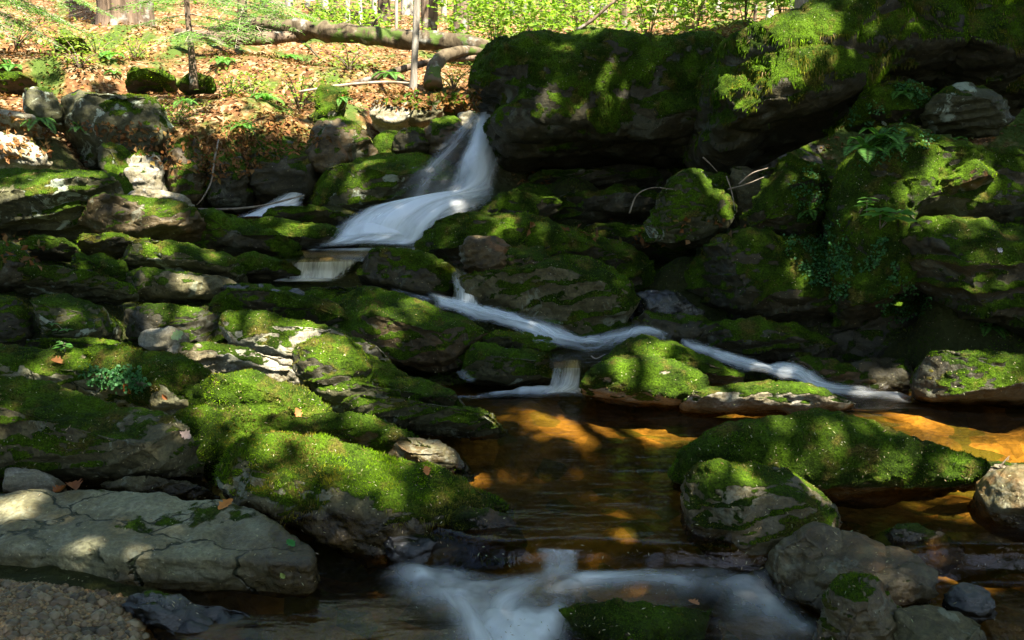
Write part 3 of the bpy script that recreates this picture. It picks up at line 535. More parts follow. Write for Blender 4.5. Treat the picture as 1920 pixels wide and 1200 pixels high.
yy = np.concatenate([np.linspace(-8, 1, 30)[:-1], np.geomspace(1, 130, NR)]); ss = np.linspace(-1, 1, NC); ss = np.sign(ss)*np.abs(ss)**1.25
gX = ss[None, :]*(4.5+np.maximum(yy, 0)*.95)[:, None]; gY = np.repeat(yy[:, None], NC, 1)
gZ = ground_z(gX, gY)
gV = np.stack([gX.ravel(), gY.ravel(), gZ], 1); I_ = np.arange(len(yy)*NC).reshape(len(yy), NC)
gF = np.stack([I_[:-1, :-1], I_[:-1, 1:], I_[1:, 1:], I_[1:, :-1]], -1).reshape(-1, 4)
gm = mkmesh('ground', gV, gF)
wl = np.where(gV[:, 1] > 3.62, 0., LOW)
bedm = sstep(wl-gV[:, 2], -.02, .03)*(gV[:, 1] < 6.3)
setattr_f(gm, 'bed', bedm); setattr_f(gm, 'moss', sstep(gV[:, 1]+fbm(gV, 1.5, 3, 7)*.5, 8.9, 9.6))
ground = link('ground', gm, M['ground'], kind='structure')
GT = np.concatenate([gF[:, :3], gF[:, [0, 2, 3]]]); msk = (1-bedm)*(gV[:, 1] > 3.8)*(gV[:, 1] < 13)*sstep(fbm(gV, 1.6, 4, 9)-.50*sstep(gV[:, 1], 9, 10), -.5, .1)
tmpo = add_moss(None, gV, GT, msk, 7.5, .55, 0, 1., 1.3)
if tmpo: tmpo.name = 'moss_carpet'; tmpo['kind'] = 'stuff'; tmpo['label'] = 'short dark green moss growing over the soil between the rocks'; tmpo['category'] = 'moss'

bpy.context.view_layer.update(); DG = bpy.context.evaluated_depsgraph_get()
def hit(u, v):
    d = ray(u, v); d = d/np.linalg.norm(d)
    ok, loc, nn, _, ob, _ = SC.ray_cast(DG, Vector(C0), Vector(d))
    return (np.array(loc), np.array(nn), ob) if ok else (None, None, None)

# ---------------------------------------------------------------- leaf soups
def quad_leaves(P, ax, nrm, L, Wd, fold=.25):
    """pointed leaf: 4 vertices, two triangles folded on the midrib"""
    n = len(P); ax = unit(ax); sd = unit(np.cross(nrm, ax)); up = np.cross(ax, sd)
    V = np.empty((n, 4, 3)); L = L[:, None]; Wd = Wd[:, None]
    V[:, 0] = P; V[:, 2] = P+ax*L
    V[:, 1] = P+ax*L*.45+sd*Wd*.5+up*Wd*fold*.5; V[:, 3] = P+ax*L*.45-sd*Wd*.5+up*Wd*fold*.5
    b = np.arange(n)*4; Fc = np.concatenate([np.stack([b, b+1, b+2], 1), np.stack([b, b+2, b+3], 1)])
    return V.reshape(-1, 3), Fc
class Soup:
    def __init__(s): s.V = []; s.F = []; s.C = []; s.n = 0
    def add(s, V, Fc, C): s.V.append(V); s.F.append(Fc+s.n); s.C.append(C); s.n += len(V)
    def leaves(s, P, ax, nrm, L, Wd, C, fold=.25):
        V, Fc = quad_leaves(P, ax, nrm, L, Wd, fold); s.add(V, Fc, np.repeat(C, 4, 0))
    def mesh(s, name):
        m = mkmesh(name, np.concatenate(s.V), np.concatenate(s.F), False); setattr_c(m, 'col', np.concatenate(s.C)); return m
def colmix(n, *cols, j=.3):
    w = RNG.dirichlet(np.ones(len(cols))*.7, n); return np.clip((w@np.array(cols))*(1-j+2*j*RNG.random((n, 1))), 0, 1)
GREENS = ([.035, .095, .012], [.07, .16, .02], [.12, .20, .03])
LIME = ([.10, .22, .02], [.17, .28, .03], [.24, .30, .05])

def tube(pts, rad, seg=10, sub=6, wob=.06, seed=0):
    pts = np.asarray(pts, float); rad = np.asarray(rad, float)
    if len(pts) > 2:
        Q = np.concatenate([[2*pts[0]-pts[1]], pts, [2*pts[-1]-pts[-2]]]); o = []; r = []
        for i in range(1, len(Q)-2):
            for t in np.linspace(0, 1, sub, endpoint=False):
                o.append(.5*((2*Q[i])+(-Q[i-1]+Q[i+1])*t+(2*Q[i-1]-5*Q[i]+4*Q[i+1]-Q[i+2])*t*t+(-Q[i-1]+3*Q[i]-3*Q[i+1]+Q[i+2])*t**3)); r.append(rad[i-1]*(1-t)+rad[i]*t)
        o.append(Q[-2]); r.append(rad[-1]); pts = np.array(o); rad = np.array(r)
    elif sub > 1:
        t = np.linspace(0, 1, sub*2)[:, None]; rad = rad[0]*(1-t[:, 0])+rad[1]*t[:, 0]; pts = pts[0]*(1-t)+pts[1]*t
    n = len(pts); T = unit(np.gradient(pts, axis=0)); a = np.array([0, 0, 1.]) if abs(T[0, 2]) < .8 else np.array([1., 0, 0])
    S = unit(np.cross(T, a)); U = np.cross(T, S); an = np.linspace(0, 2*np.pi, seg, endpoint=False)
    V = pts[:, None]+(S[:, None]*np.cos(an)[None, :, None]+U[:, None]*np.sin(an)[None, :, None])*rad[:, None, None]
    V = V.reshape(-1, 3); rr = np.repeat(rad, seg); nn = unit(V-np.repeat(pts, seg, 0))
    V = V+nn*(fbm(V/np.maximum(rr[:, None], 1e-3)*.6, 1, 3, seed)*rr*wob*2)[:, None]
    I = np.arange(n*seg).reshape(n, seg); J = np.roll(I, -1, 1)
    Fc = np.stack([I[:-1], J[:-1], J[1:], I[1:]], -1).reshape(-1, 4); Fc = np.concatenate([Fc[:, :3], Fc[:, [0, 2, 3]]])
    c0, c1 = len(V), len(V)+1; V = np.concatenate([V, [pts[0]], [pts[-1]]])
    Fc = np.concatenate([Fc, np.stack([J[0], I[0], np.full(seg, c0)], 1), np.stack([I[-1], J[-1], np.full(seg, c1)], 1)])
    return V, Fc
def join(parts):
    V = []; Fc = []; n = 0
    for v, f in parts: V.append(v); Fc.append(f+n); n += len(v)
    return np.concatenate(V), np.concatenate(Fc)

# ---------------------------------------------------------------- sun gaps cut into the unseen near canopy to place light on the gorge
SPOTS = []
for u, v, r in [(20,255,.42),(70,292,.22),(20,300,.2),(272,322,.22),(300,368,.12),(265,295,.12),(205,300,.08),(335,300,.1),(425,225,.14),(530,690,.15),(500,672,.10),(565,640,.10),(545,712,.07),(390,655,.10),(455,710,.10),(1165,700,.12),(1190,690,.20),(1240,725,.2),(1280,740,.12),(1310,745,.1),(1200,745,.14),(1160,735,.1),(1240,645,.10),(1470,745,.16),(1530,760,.12),(1400,728,.10),(1895,905,.15),(1930,930,.09),(1860,872,.10),(1920,876,.12),(1810,662,.10),(1850,664,.08),(1510,905,.07),(1480,925,.05),(1400,880,.05),(1810,335,.18),(1780,355,.1),(1845,310,.1),(450,720,.07),(600,730,.05),(620,190,.2),(720,278,.14),(665,248,.1),(760,200,.10),(1430,90,.25),(1480,110,.22),(1380,150,.18),(1520,80,.2),(430,700,.06),(360,655,.07),(700,660,.05),(90,330,.07),(140,345,.08),(1130,165,.05),(1100,60,.12),(960,75,.12),(470,765,.10),(430,740,.08),(40,945,.09),(920,815,.07),(800,835,.06)]:
    P_, n_, _ = hit(u, v)
    if P_ is not None: SPOTS.append((P_, r))
for (x, y, r) in [(.15,5.62,.10),(.38,5.58,.14),(.62,5.56,.10),(2.5,5.35,.20),(2.85,5.35,.3),(2.15,5.5,.12),(3.1,4.8,.3),(2.7,4.6,.2),(.45,3.95,.05)]:
    SPOTS.append((np.array([x, y, -.1]), r))
THIN = []
for u, v, r, p in [(450,730,.45,.90),(620,680,.45,.92),(520,640,.3,.9),(110,345,.6,.9),(40,420,.4,.86),(1240,690,.4,.92),(1450,745,.45,.92),(1560,830,.45,.8),(1750,860,.3,.8),(700,860,.35,.88),(560,840,.3,.86),(150,730,.5,.88),(1850,330,.5,.88),(1820,665,.35,.9),(930,440,.4,.86),(320,480,.5,.88),(160,470,.5,.86),(1480,450,.4,.72),(1100,90,.6,.76),(960,110,.4,.76),(1650,40,.5,.72),(1400,880,.25,.86),(750,580,.35,.88),(1720,250,.4,.74),(1850,430,.4,.72),(1560,1030,.3,.7),(660,350,.25,.8),(250,410,.4,.86),(600,430,.4,.84),(300,590,.5,.88),(1300,350,.4,.72)]:
    P_, n_, _ = hit(u, v)
    if P_ is not None: THIN.append((P_, r, p))
for x, y, r, p in [(.5,5.4,.45,.88),(2.7,5.2,.7,.98)]: THIN.append((np.array([x, y, -.1]), r, p))
def canopy():
    n = 105000
    q = np.stack([RNG.uniform(-7.5, 6.5, n), RNG.uniform(-.5, 12.2, n), np.full(n, .8)], 1)
    t = RNG.uniform(6.0, 10.5, n)/SUNV[2]; P = q+SUNV*t[:, None]
    keep = np.ones(n, bool)
    for S, r in SPOTS:
        d = P-S; al = d@SUNV; dist = np.linalg.norm(d-al[:, None]*SUNV, axis=1)
        keep &= dist > r*(1+.5*fbm(P*[1, 1, 0], 3, 2, 3))+.07
    for S, r, p in THIN:
        d = P-S; al = d@SUNV; dist = np.linalg.norm(d-al[:, None]*SUNV, axis=1); keep &= ~((dist < r*(1+.6*fbm(P*[1, 1, 0], 2, 2, 9))) & (RNG.random(n) < p-(.05 if S[0] < .3 or S[1] < 5.9 else .32)))
    for u_, v_, Y_, r in [(905,300,8.9,.30),(880,350,8.6,.3),(780,410,8.2,.35),(690,445,8.0,.3),(590,505,7.45,.28),(640,480,7.7,.25),(925,240,9.3,.2),(1060,715,5.95,.14)]:
        d = P-at(u_, v_, Y_); al = d@SUNV; keep |= np.linalg.norm(d-al[:, None]*SUNV, axis=1) < r
    far = sstep(q[:, 1], 9.2, 10.6); cl = fbm(q, .9, 3, 31)
    keep &= ~((cl > -.32) & (RNG.random(n) < far*.97))
    P = P[keep]; n = len(P)
    ax = RNG.normal(0, 1, (n, 3))*[1, 1, .4]; nr = RNG.normal(0, .45, (n, 3))+[0, 0, 1.]
    L = RNG.uniform(.14, .24, n); C = colmix(n, *GREENS)
    k = np.digitize(P[:, 0], [-3.5, 1.2, 5.0])
    spots = [(-6.5, 1.5), (-5.5, -4.5), (4.6, -5.5), (8.2, -1.0)]
    labs = ['tall broadleaf tree rooted on the left bank, its crown shading the rocks', 'tall broadleaf tree behind the viewer on the left, its crown shading the pool', 'tall broadleaf tree behind the viewer on the right, its crown shading the pool', 'tall broadleaf tree rooted on the right bank, its crown shading the cliffs']
    for i in range(4):
        s = Soup(); a = k == i
        if not a.any(): continue
        s.leaves(P[a], ax[a], nr[a], L[a], L[a]*.7, C[a]); x, y = spots[i]; z = float(ground_z([x], [y])[0])-.1
        root = link('broadleaf_tree', None, None, None, labs[i], 'tree', 'unseen trees whose canopy is shaped to shade the gorge', loc=(x, y, z)); b = np.array([x, y, z])
        cen = P[a].mean(0)-b; parts = [tube([[0, 0, 0], [.1, .05, 3], [cen[0]*.15, cen[1]*.15, 6.5], [cen[0]*.3, cen[1]*.3, 10.8]], [.32, .25, .2, .1], 14)]
        for j in range(9):
            tg = P[a][RNG.integers(a.sum())]-b; h = RNG.uniform(4.5, 7.5); st = np.array([cen[0]*.1*h/6, cen[1]*.1*h/6, h])
            parts.append(tube([st, st*.5+tg*.5+[0, 0, .5], tg], [.09, .06, .02], 7))
        v, f = join(parts); link('trunk', mkmesh('trunk', v, f), M['bark'], root)
        m = s.mesh('crown'); c = link('crown', m, M['leaf'], root); c.location = tuple(-b)
canopy()

# ================================================================ WATER
def water_mat():
    k = N('stream_water'); nz = k.n('TexNoise'); k.l(k.pos((1.4, 6, 1)), nz.inputs['Vector']); nz.inputs['Scale'].default_value = 3.2; nz.inputs['Detail'].default_value = 3
    n2 = k.noise(k.pos((5, 14, 1)), 3, 3)
    nr = k.bump(k.math('ADD', nz.outputs[0], k.math('MULTIPLY', n2, .25)), .35, .02)
    fr = k.n('Fresnel'); fr.inputs[0].default_value = 1.33; k.l(nr, fr.inputs['Normal'])
    g = k.n('BsdfGlossy'); g.inputs['Roughness'].default_value = .14; k.l(nr, g.inputs['Normal']); g.inputs[0].default_value = (1, 1, 1, 1)
    t = k.n('BsdfTransparent'); t.inputs[0].default_value = (.88, .68, .36, 1)
    m = k.n('MixShader'); k.l(k.math('MULTIPLY', fr.outputs[0], .8, clamp=True), m.inputs[0]); k.l(t.outputs[0], m.inputs[1]); k.l(g.outputs[0], m.inputs[2])
    return k.end(m.outputs[0])
def silk_mat(name, streak=9., lo=.25, hi=.75, tint=(.92, .96, .97)):
    k = N(name); fl = k.attr('flow', 'Color'); mp = k.n('Mapping'); k.l(fl, mp.inputs[0]); mp.inputs['Scale'].default_value = (streak, .9, 1)
    n1 = k.noise(mp.outputs[0], 3., 5, .6, .4)
    mp2 = k.n('Mapping'); k.l(fl, mp2.inputs[0]); mp2.inputs['Scale'].default_value = (2.2, 1.2, 1); n2 = k.noise(mp2.outputs[0], 2.2, 3, .5, .5)
    d = k.attr('dens')
    s = k.math('ADD', k.math('MULTIPLY', k.ramp(n1, .3, .7, lo, 1), .65), k.math('MULTIPLY', k.ramp(n2, .3, .7, .1, 1), .35))
    al = k.math('MULTIPLY', k.math('POWER', d, 1.15), k.math('ADD', s, k.math('MULTIPLY', d, .4)), clamp=True)
    df = k.n('BsdfDiffuse'); df.inputs[0].default_value = tint+(1,); tl = k.n('BsdfTranslucent'); tl.inputs[0].default_value = tint+(1,)
    m0 = k.n('MixShader'); m0.inputs[0].default_value = .3; k.l(df.outputs[0], m0.inputs[1]); k.l(tl.outputs[0], m0.inputs[2])
    gl = k.n('BsdfGlossy'); gl.inputs['Roughness'].default_value = .35; m1 = k.n('MixShader'); m1.inputs[0].default_value = .12; k.l(m0.outputs[0], m1.inputs[1]); k.l(gl.outputs[0], m1.inputs[2])
    tr = k.n('BsdfTransparent'); m = k.n('MixShader'); k.l(al, m.inputs[0]); k.l(tr.outputs[0], m.inputs[1]); k.l(m1.outputs[0], m.inputs[2])
    return k.end(m.outputs[0])
M['water'] = water_mat(); M['silk'] = silk_mat('white_water', 6., .35); M['foam'] = silk_mat('foam', 2.2, .4); M['strands'] = silk_mat('water_strands', 13., -.15)
def lipstep(X, Y):
    lip = 3.61+.06*np.sin(X*3.1+.5)+.03*np.sin(X*8)+np.maximum(0, -X)*.75
    return sstep(lip-Y, 0, .10)
wx, wy = np.meshgrid(np.linspace(-3.2, 4.6, 260), np.linspace(-4, 6.45, 520))
P_ = np.stack([wx.ravel(), wy.ravel(), wx.ravel()*0], 1)
st_ = lipstep(P_[:, 0], P_[:, 1]); P_[:, 2] = LOW*st_+fbm(P_*[1.5, 5, 1], 1.2, 3, 2)*.006+fbm(P_*[1, 1.4, 1], 3, 2, 5)*.011*sstep(3.9-P_[:, 1], 0, .3)*sstep(P_[:, 1], 2.2, 3)
I_ = np.arange(len(P_)).reshape(520, 260)
wf = np.stack([I_[:-1, :-1], I_[:-1, 1:], I_[1:, 1:], I_[1:, :-1]], -1).reshape(-1, 4)
cz = P_[wf].mean(1); ok = ~((cz[:, 0] < -1.0) & (cz[:, 1] > 3.75) & (cz[:, 1] < 4.6))
link('pool_water', mkmesh('pool_water', P_, wf[ok]), M['water'], kind='structure')

def ribbon(name, secs=None, mat='silk', bulge=.04, nl=90, nw=36, layers=2, edge=.28, ends=(.06, .12), lift=0., wide=1., vary=0.):
    S = np.array(secs, float); A = at(S[:, 0], S[:, 1], S[:, 2]); B = at(S[:, 3], S[:, 4], S[:, 5]); A, B = (A+B)/2+(A-B)/2*wide, (A+B)/2-(A-B)/2*wide; D = S[:, 6]
    def cr(Q, t):
        Q = np.concatenate([[2*Q[0]-Q[1]], Q, [2*Q[-1]-Q[-2]]]); i = np.minimum(t.astype(int), len(Q)-4); f = (t-i)[:, None] if Q.ndim > 1 else (t-i)
        a, b, c, d = Q[i], Q[i+1], Q[i+2], Q[i+3]
        return .5*(2*b+(c-a)*f+(2*a-5*b+4*c-d)*f*f+(3*b-a-3*c+d)*f**3)
    t = np.linspace(0, len(S)-1, nl); a, b = cr(A, t), cr(B, t); wf_ = (1+.35*vary*fbm(np.stack([t*1.7, t*0, t*0+len(name)], 1), 1, 3, 33))[:, None]; a, b = (a+b)/2+(a-b)/2*wf_, (a+b)/2-(a-b)/2*wf_; dn = np.interp(t, np.arange(len(S)), D)
    s = np.linspace(0, 1, nw); mid = (a+b)/2; ln = np.concatenate([[0], np.cumsum(np.linalg.norm(np.diff(mid, axis=0), axis=1))])
    Vs = []; Fs = []; fl = []; de = []; n0 = 0
    for L in range(layers):
        V = a[:, None]*(1-s)[None, :, None]+b[:, None]*s[None, :, None]
        T = unit(np.gradient(V, axis=0)); Sx = unit(b-a)[:, None]; nrm = unit(np.cross(T, Sx)); nrm = nrm*np.sign(nrm@np.array([0, -.6, .8]))[..., None]
        w = np.linalg.norm(b-a, axis=1)
        V = V+nrm*(np.sin(np.pi*s)[None, :, None]*bulge*(1-.5*L))+nrm*(lift+.014*L)
        st = vnoise(np.stack([(s[None, :]*w[:, None]).ravel()*14, np.repeat(ln, nw)*1.5, np.full(nl*nw, L*9.)], 1)).reshape(nl, nw)
        V = V+nrm*(st*.003)[..., None]
        sw_ = s[None, :]+.09*fbm(np.stack([np.repeat(ln, nw)*4, np.tile(s, nl)*2, np.full(nl*nw, L*3.)], 1), 1, 3, 12).reshape(nl, nw); e = sstep(sw_, 0, edge)*sstep(1-sw_, 0, edge); tt = np.linspace(0, 1, nl); en = sstep(tt, 0, ends[0])*sstep(1-tt, 0, ends[1])
        ew = e*(1+.6*st)*(sstep(s, 0, .06)*sstep(1-s, 0, .06))[None, :]; de.append(np.clip(dn[:, None]*ew*en[:, None]*(1 if L == 0 else .7), 0, 1).ravel())
        fl.append(np.stack([(s[None, :]*w[:, None]).ravel()+L*5.3, np.repeat(ln, nw), np.zeros(nl*nw)], 1)); Vs.append(V.reshape(-1, 3))
        I = np.arange(nl*nw).reshape(nl, nw)+n0; n0 += nl*nw
        Fs.append(np.stack([I[:-1, :-1], I[:-1, 1:], I[1:, 1:], I[1:, :-1]], -1).reshape(-1, 4))
    m = mkmesh(name, np.concatenate(Vs), np.concatenate(Fs)); setattr_f(m, 'dens', np.concatenate(de)); setattr_c(m, 'flow', np.concatenate(fl))
    return link(name, m, M[mat], kind='structure')
ribbon('main_waterfall', [(905,205,9.6,948,205,9.6,.8),(888,228,9.3,948,230,9.35,.9),(868,268,8.95,938,273,9.05,1),(850,318,8.65,934,322,8.8,1),(828,360,8.45,930,368,8.6,.95),(745,392,8.3,918,392,8.45,.8),(650,422,8.15,885,418,8.25,.8),(600,448,8.0,850,445,8.1,1.),(590,472,7.9,810,470,7.95,.9)], bulge=.10, edge=.35, nl=120, ends=(.04, .05))
ribbon('main_waterfall_mist', [(905,205,9.6,948,205,9.6,.8),(888,228,9.3,948,230,9.35,.9),(868,268,8.95,938,273,9.05,1),(850,318,8.65,934,322,8.8,1),(828,360,8.45,930,368,8.6,.95),(745,392,8.3,918,392,8.45,.8),(650,422,8.15,885,418,8.25,.8),(600,448,8.0,850,445,8.1,1.),(590,472,7.9,810,470,7.95,.9)], 'foam', bulge=.14, edge=.5, nl=120, ends=(.02, .05), lift=.03, wide=1.12, layers=1)
ribbon('waterfall_veil', [(870,225,9.2,925,225,9.25,.3),(820,270,8.8,900,270,8.9,.35),(760,330,8.5,880,330,8.6,.35),(720,380,8.3,860,380,8.4,.3),(700,410,8.2,820,410,8.3,.2)], bulge=.06, edge=.5, layers=1, lift=.03)
ribbon('waterfall_step', [(800,378,8.3,925,368,8.55,.3),(690,390,8.2,905,388,8.3,1.),(625,420,8.05,850,425,8.05,.9),(600,455,7.95,810,460,7.9,.9),(560,476,7.85,790,474,7.8,.7)], bulge=.08, edge=.3, lift=.02)
ribbon('upper_pool', [(560,466,8.0,820,462,8.0,.65),(535,476,7.85,790,474,7.85,.85),(532,488,7.68,690,486,7.66,.25)], 'foam', 0, ends=(.1, .2), layers=1, edge=.15)
ribbon('fan_waterfall', mat='strands', secs=[(535,488,7.58,675,485,7.6,.25),(532,498,7.5,672,495,7.52,.85),(530,512,7.45,655,512,7.47,1),(527,528,7.38,640,528,7.4,.9)], bulge=.02, edge=.12, ends=(.12, .08))
ribbon('fan_waterfall_foot', [(500,522,7.35,640,522,7.4,.7),(480,529,7.22,640,529,7.25,.6)], 'foam', 0, layers=1, ends=(.2, .3))
ribbon('side_waterfall', [(548,350,9.25,580,345,9.3,.6),(530,362,9.1,577,358,9.15,.9),(500,382,8.95,572,378,9.05,1),(455,402,8.75,560,402,8.85,.9),(430,412,8.6,520,414,8.7,.8)], bulge=.03, ends=(.15, .1))
ribbon('water_trickle', [(560,560,6.62,585,556,6.62,.35),(562,580,6.6,586,578,6.6,.4),(565,600,6.58,588,598,6.58,.25)], bulge=.01, layers=1)
ribbon('slim_waterfall', mat='strands', secs=[(848,502,7.15,872,502,7.15,.45),(846,525,7.0,880,522,7.0,.8),(852,550,6.9,890,550,6.9,1),(850,575,6.8,905,578,6.8,.9),(845,592,6.72,925,598,6.75,.8)], bulge=.03, edge=.25, ends=(.1, .1))
BS = [(785,556,6.72,800,550,6.85,.0),(815,578,6.58,850,560,6.75,.9),(862,596,6.5,905,572,6.72,1),(930,612,6.42,968,590,6.65,1),(992,634,6.32,1030,606,6.55,.95),(1050,656,6.25,1080,626,6.5,1),(1110,662,6.25,1115,630,6.5,1),(1170,652,6.3,1165,618,6.55,.9),(1225,640,6.35,1205,612,6.6,.75),(1275,660,6.3,1255,622,6.55,.4)]
ribbon('bending_stream', BS, bulge=.004, edge=.5, nl=150, ends=(.05, .08), lift=.012, wide=1.2, layers=1, vary=1.)
ribbon('bending_stream_core', [q[:6]+(q[6]*1.0,) for q in BS], 'strands', bulge=.016, edge=.45, nl=150, ends=(.05, .12), lift=.024, wide=.6, vary=1.3)
ribbon('thin_runnel', [(728,546,6.95,742,540,6.98,.5),(760,556,6.9,775,548,6.95,.45),(800,572,6.75,820,560,6.8,.5)], bulge=.01, layers=1)
RS = [(1262,650,6.3,1275,632,6.5,.4),(1310,672,6.2,1320,645,6.4,.8),(1370,694,6.1,1380,664,6.3,.85),(1425,708,6.0,1440,680,6.2,.95),(1480,722,5.92,1500,684,6.1,1),(1530,740,5.85,1550,716,6.0,1),(1600,751,5.8,1620,722,5.98,1),(1690,755,5.85,1700,738,5.98,.3)]
ribbon('right_hand_stream', RS, bulge=.004, edge=.5, nl=140, ends=(.05, .3), lift=.010, wide=1.2, layers=1, vary=1.)
ribbon('right_hand_stream_core', RS, 'strands', bulge=.014, edge=.45, nl=140, ends=(.08, .3), lift=.02, wide=.55, vary=1.3)
ribbon('small_waterfall', mat='strands', secs=[(1036,680,6.15,1092,676,6.15,.45),(1035,692,6.0,1092,690,6.0,.8),(1032,710,5.95,1090,710,5.95,1.),(1025,728,5.9,1092,730,5.9,1),(1005,744,5.82,1092,742,5.82,.9)], bulge=.02, edge=.15, ends=(.1, .08))
ribbon('pool_rim_foam', [(850,700,6.0,872,692,6.05,.5),(862,712,5.92,885,704,5.98,.8),(885,722,5.88,900,714,5.9,.3)], 'foam', .0, layers=1, edge=.4, lift=.012)
ribbon('outlet_waterfall', mat='silk', secs=[(1000,1034,3.61,1050,1036,3.61,.4),(1002,1044,3.59,1058,1044,3.60,.95),(1008,1060,3.55,1064,1060,3.56,1.),(1010,1082,3.49,1066,1084,3.50,.9),(1000,1100,3.42,1070,1104,3.42,.6)], bulge=.015, edge=.4, ends=(.1, .15), lift=.03)
ribbon('outlet_waterfall', mat='silk', secs=[(1040,1036,3.61,1086,1038,3.61,.4),(1040,1046,3.59,1086,1046,3.60,.95),(1046,1060,3.55,1084,1060,3.56,1.),(1040,1082,3.49,1086,1084,3.50,.9),(1036,1100,3.42,1096,1104,3.42,.6)], bulge=.015, edge=.4, ends=(.1, .15), lift=.03)
def foam_field(name, z0, rect, strokes, warp=.05, stretch=(1.5, 5), lift=.014):
    x0, x1, y0, y1 = rect; nx, ny = int((x1-x0)/.008), int((y1-y0)/.010)
    X, Y = np.meshgrid(np.linspace(x0, x1, nx), np.linspace(y0, y1, ny)); P = np.stack([X.ravel(), Y.ravel(), X.ravel()*0], 1); Q = P[:, :2]+np.stack([fbm(P, 3, 3, 60), fbm(P, 3, 3, 61)], 1)*warp
    D = np.zeros(len(P)); H = np.zeros(len(P))
    for pts, w, a, h in strokes:
        p = np.array(pts, float); d = ray(p[:, 0], p[:, 1]); W3 = (C0+d*((z0-CAMZ)/d[:, 2])[:, None])[:, :2]; m = np.full(len(P), 1e9)
        for A, B in zip(W3[:-1], W3[1:]):
            ab = B-A; t = np.clip(((Q-A)@ab)/(ab@ab), 0, 1); m = np.minimum(m, np.linalg.norm(Q-A-t[:, None]*ab, axis=1))
        g = np.exp(-(m/w)**2); D = 1-(1-D)*(1-a*g); H = np.maximum(H, g*h)
    sx = fbm(P*[stretch[0], stretch[1], 1], 2.2, 4, 66); D = np.clip(D*(1+.6*sx), 0, 1)*sstep(y1-P[:, 1]+fbm(P, 4, 2, 71)*.05, .02, .16)*sstep(P[:, 0]-x0, 0, .1)*sstep(x1-P[:, 0], 0, .1); P[:, 2] = z0+lift+H+D*.02+sx*.006
    I = np.arange(nx*ny).reshape(ny, nx); Fc = np.stack([I[:-1, :-1], I[:-1, 1:], I[1:, 1:], I[1:, :-1]], -1).reshape(-1, 4); Fc = Fc[(D[Fc] > .02).any(1)]
    m = mkmesh(name, P, Fc); setattr_f(m, 'dens', D*.95); setattr_c(m, 'flow', np.stack([P[:, 0], P[:, 1], 0*P[:, 0]], 1)); return link(name, m, M['foam'], kind='structure')
foam_field('pool_foam', 0., (-.7, .95, 5.45, 6.1), [([(1092,742),(1040,743),(980,741)], .07, .95, .02), ([(1060,735),(1010,738)], .08, .9, .03), ([(1000,742),(900,746),(830,750)], .045, .55, .005), ([(1090,746),(1120,752),(1180,762)], .03, .25, 0), ([(870,712),(885,728),(930,738)], .03, .4, 0)], .03)
foam_field('stream_end_foam', 0., (1.6, 3.2, 5.5, 6.2), [([(1530,738),(1600,745),(1680,748)], .07, .75, .01), ([(1660,748),(1760,752),(1820,756)], .04, .4, 0)], .03)
foam_field('lower_foam', LOW, (-1.1, 1.5, 2.2, 3.60), [([(1020,1090),(1120,1094),(1230,1092),(1330,1096),(1400,1106)], .075, .8, .01), ([(1100,1098),(1230,1100),(1340,1112)], .10, .45, .01), ([(1040,1088),(960,1100),(880,1112)], .09, .5, .012), ([(770,1092),(840,1128),(900,1170),(960,1225)], .08, .8, .025), ([(850,1112),(930,1165),(980,1220)], .13, .6, .02), ([(1075,1120),(1030,1160),(985,1200),(960,1240)], .07, .6, .02), ([(1000,1120),(960,1170),(940,1230)], .16, .35, .01), ([(1380,1095),(1430,1130),(1480,1180)], .07, .45, 0.), ([(1300,1110),(1400,1140),(1440,1200)], .09, .3, 0.), ([(690,1058),(760,1082),(800,1095)], .018, .5, 0.)], .07, (2.5, 2.5), .035)
ribbon('lower_rapid', mat='silk', secs=[(1010,1068,3.52,1080,1070,3.54,0.36),(985,1084,3.46,1060,1100,3.4,0.50),(930,1104,3.38,1020,1130,3.28,0.50),(880,1130,3.28,1000,1170,3.15,0.54),(870,1170,3.14,990,1205,3.02,0.58),(880,1240,2.92,1000,1245,2.9,0.58)], bulge=.012, edge=.5, layers=1, lift=.03, ends=(.12, .03))
ribbon('lower_rapid', mat='silk', secs=[(740,1082,3.48,780,1075,3.52,0.22),(790,1115,3.33,840,1095,3.42,0.43),(820,1160,3.17,890,1135,3.27,0.58),(840,1210,3.0,930,1190,3.06,0.61),(860,1260,2.86,950,1250,2.88,0.58)], bulge=.012, edge=.5, layers=1, lift=.03, ends=(.12, .03))
ribbon('lower_rapid', mat='silk', secs=[(1410,1128,3.28,1400,1084,3.44,0.14),(1330,1118,3.32,1325,1072,3.48,0.36),(1230,1114,3.34,1235,1074,3.48,0.40),(1140,1126,3.30,1140,1076,3.47,0.43),(1060,1130,3.28,1050,1078,3.46,0.36)], bulge=.012, edge=.5, layers=1, lift=.03, ends=(.15, .15))
# flat still water on the ledges above the pool
def still(name, px, z0=None):
    px = np.array(px, float); P = at(px[:, 0], px[:, 1], px[:, 2]); z = np.median(P[:, 2]) if z0 is None else z0
    d = ray(px[:, 0], px[:, 1]); P = C0+d*((z-C0[2])/d[:, 2])[:, None]
    c = P.mean(0); n = len(P); V = [c]; Fc = []
    R = 14
    for r in range(1, R+1): V += list(c+(P-c)*r/R)
    for i in range(n): Fc.append((0, 1+i, 1+(i+1) % n))
    for r in range(R-1):
        for i in range(n):
            a, b = 1+r*n+i, 1+r*n+(i+1) % n; Fc += [(a, a+n, b), (b, a+n, b+n)]
    return link(name, mkmesh(name, V, Fc), M['water'], kind='structure')
still('ledge_water', [(1030,690,6.15),(1100,690,6.15),(1130,680,6.2),(1200,640,6.5),(1200,622,6.6),(1100,630,6.5),(1040,640,6.4),(1000,650,6.4),(1030,672,6.3)])
still('upper_ledge_water', [(530,492,7.6),(680,490,7.6),(720,475,7.8),(820,470,7.9),(760,460,8.1),(600,462,8.1),(540,470,7.9)])
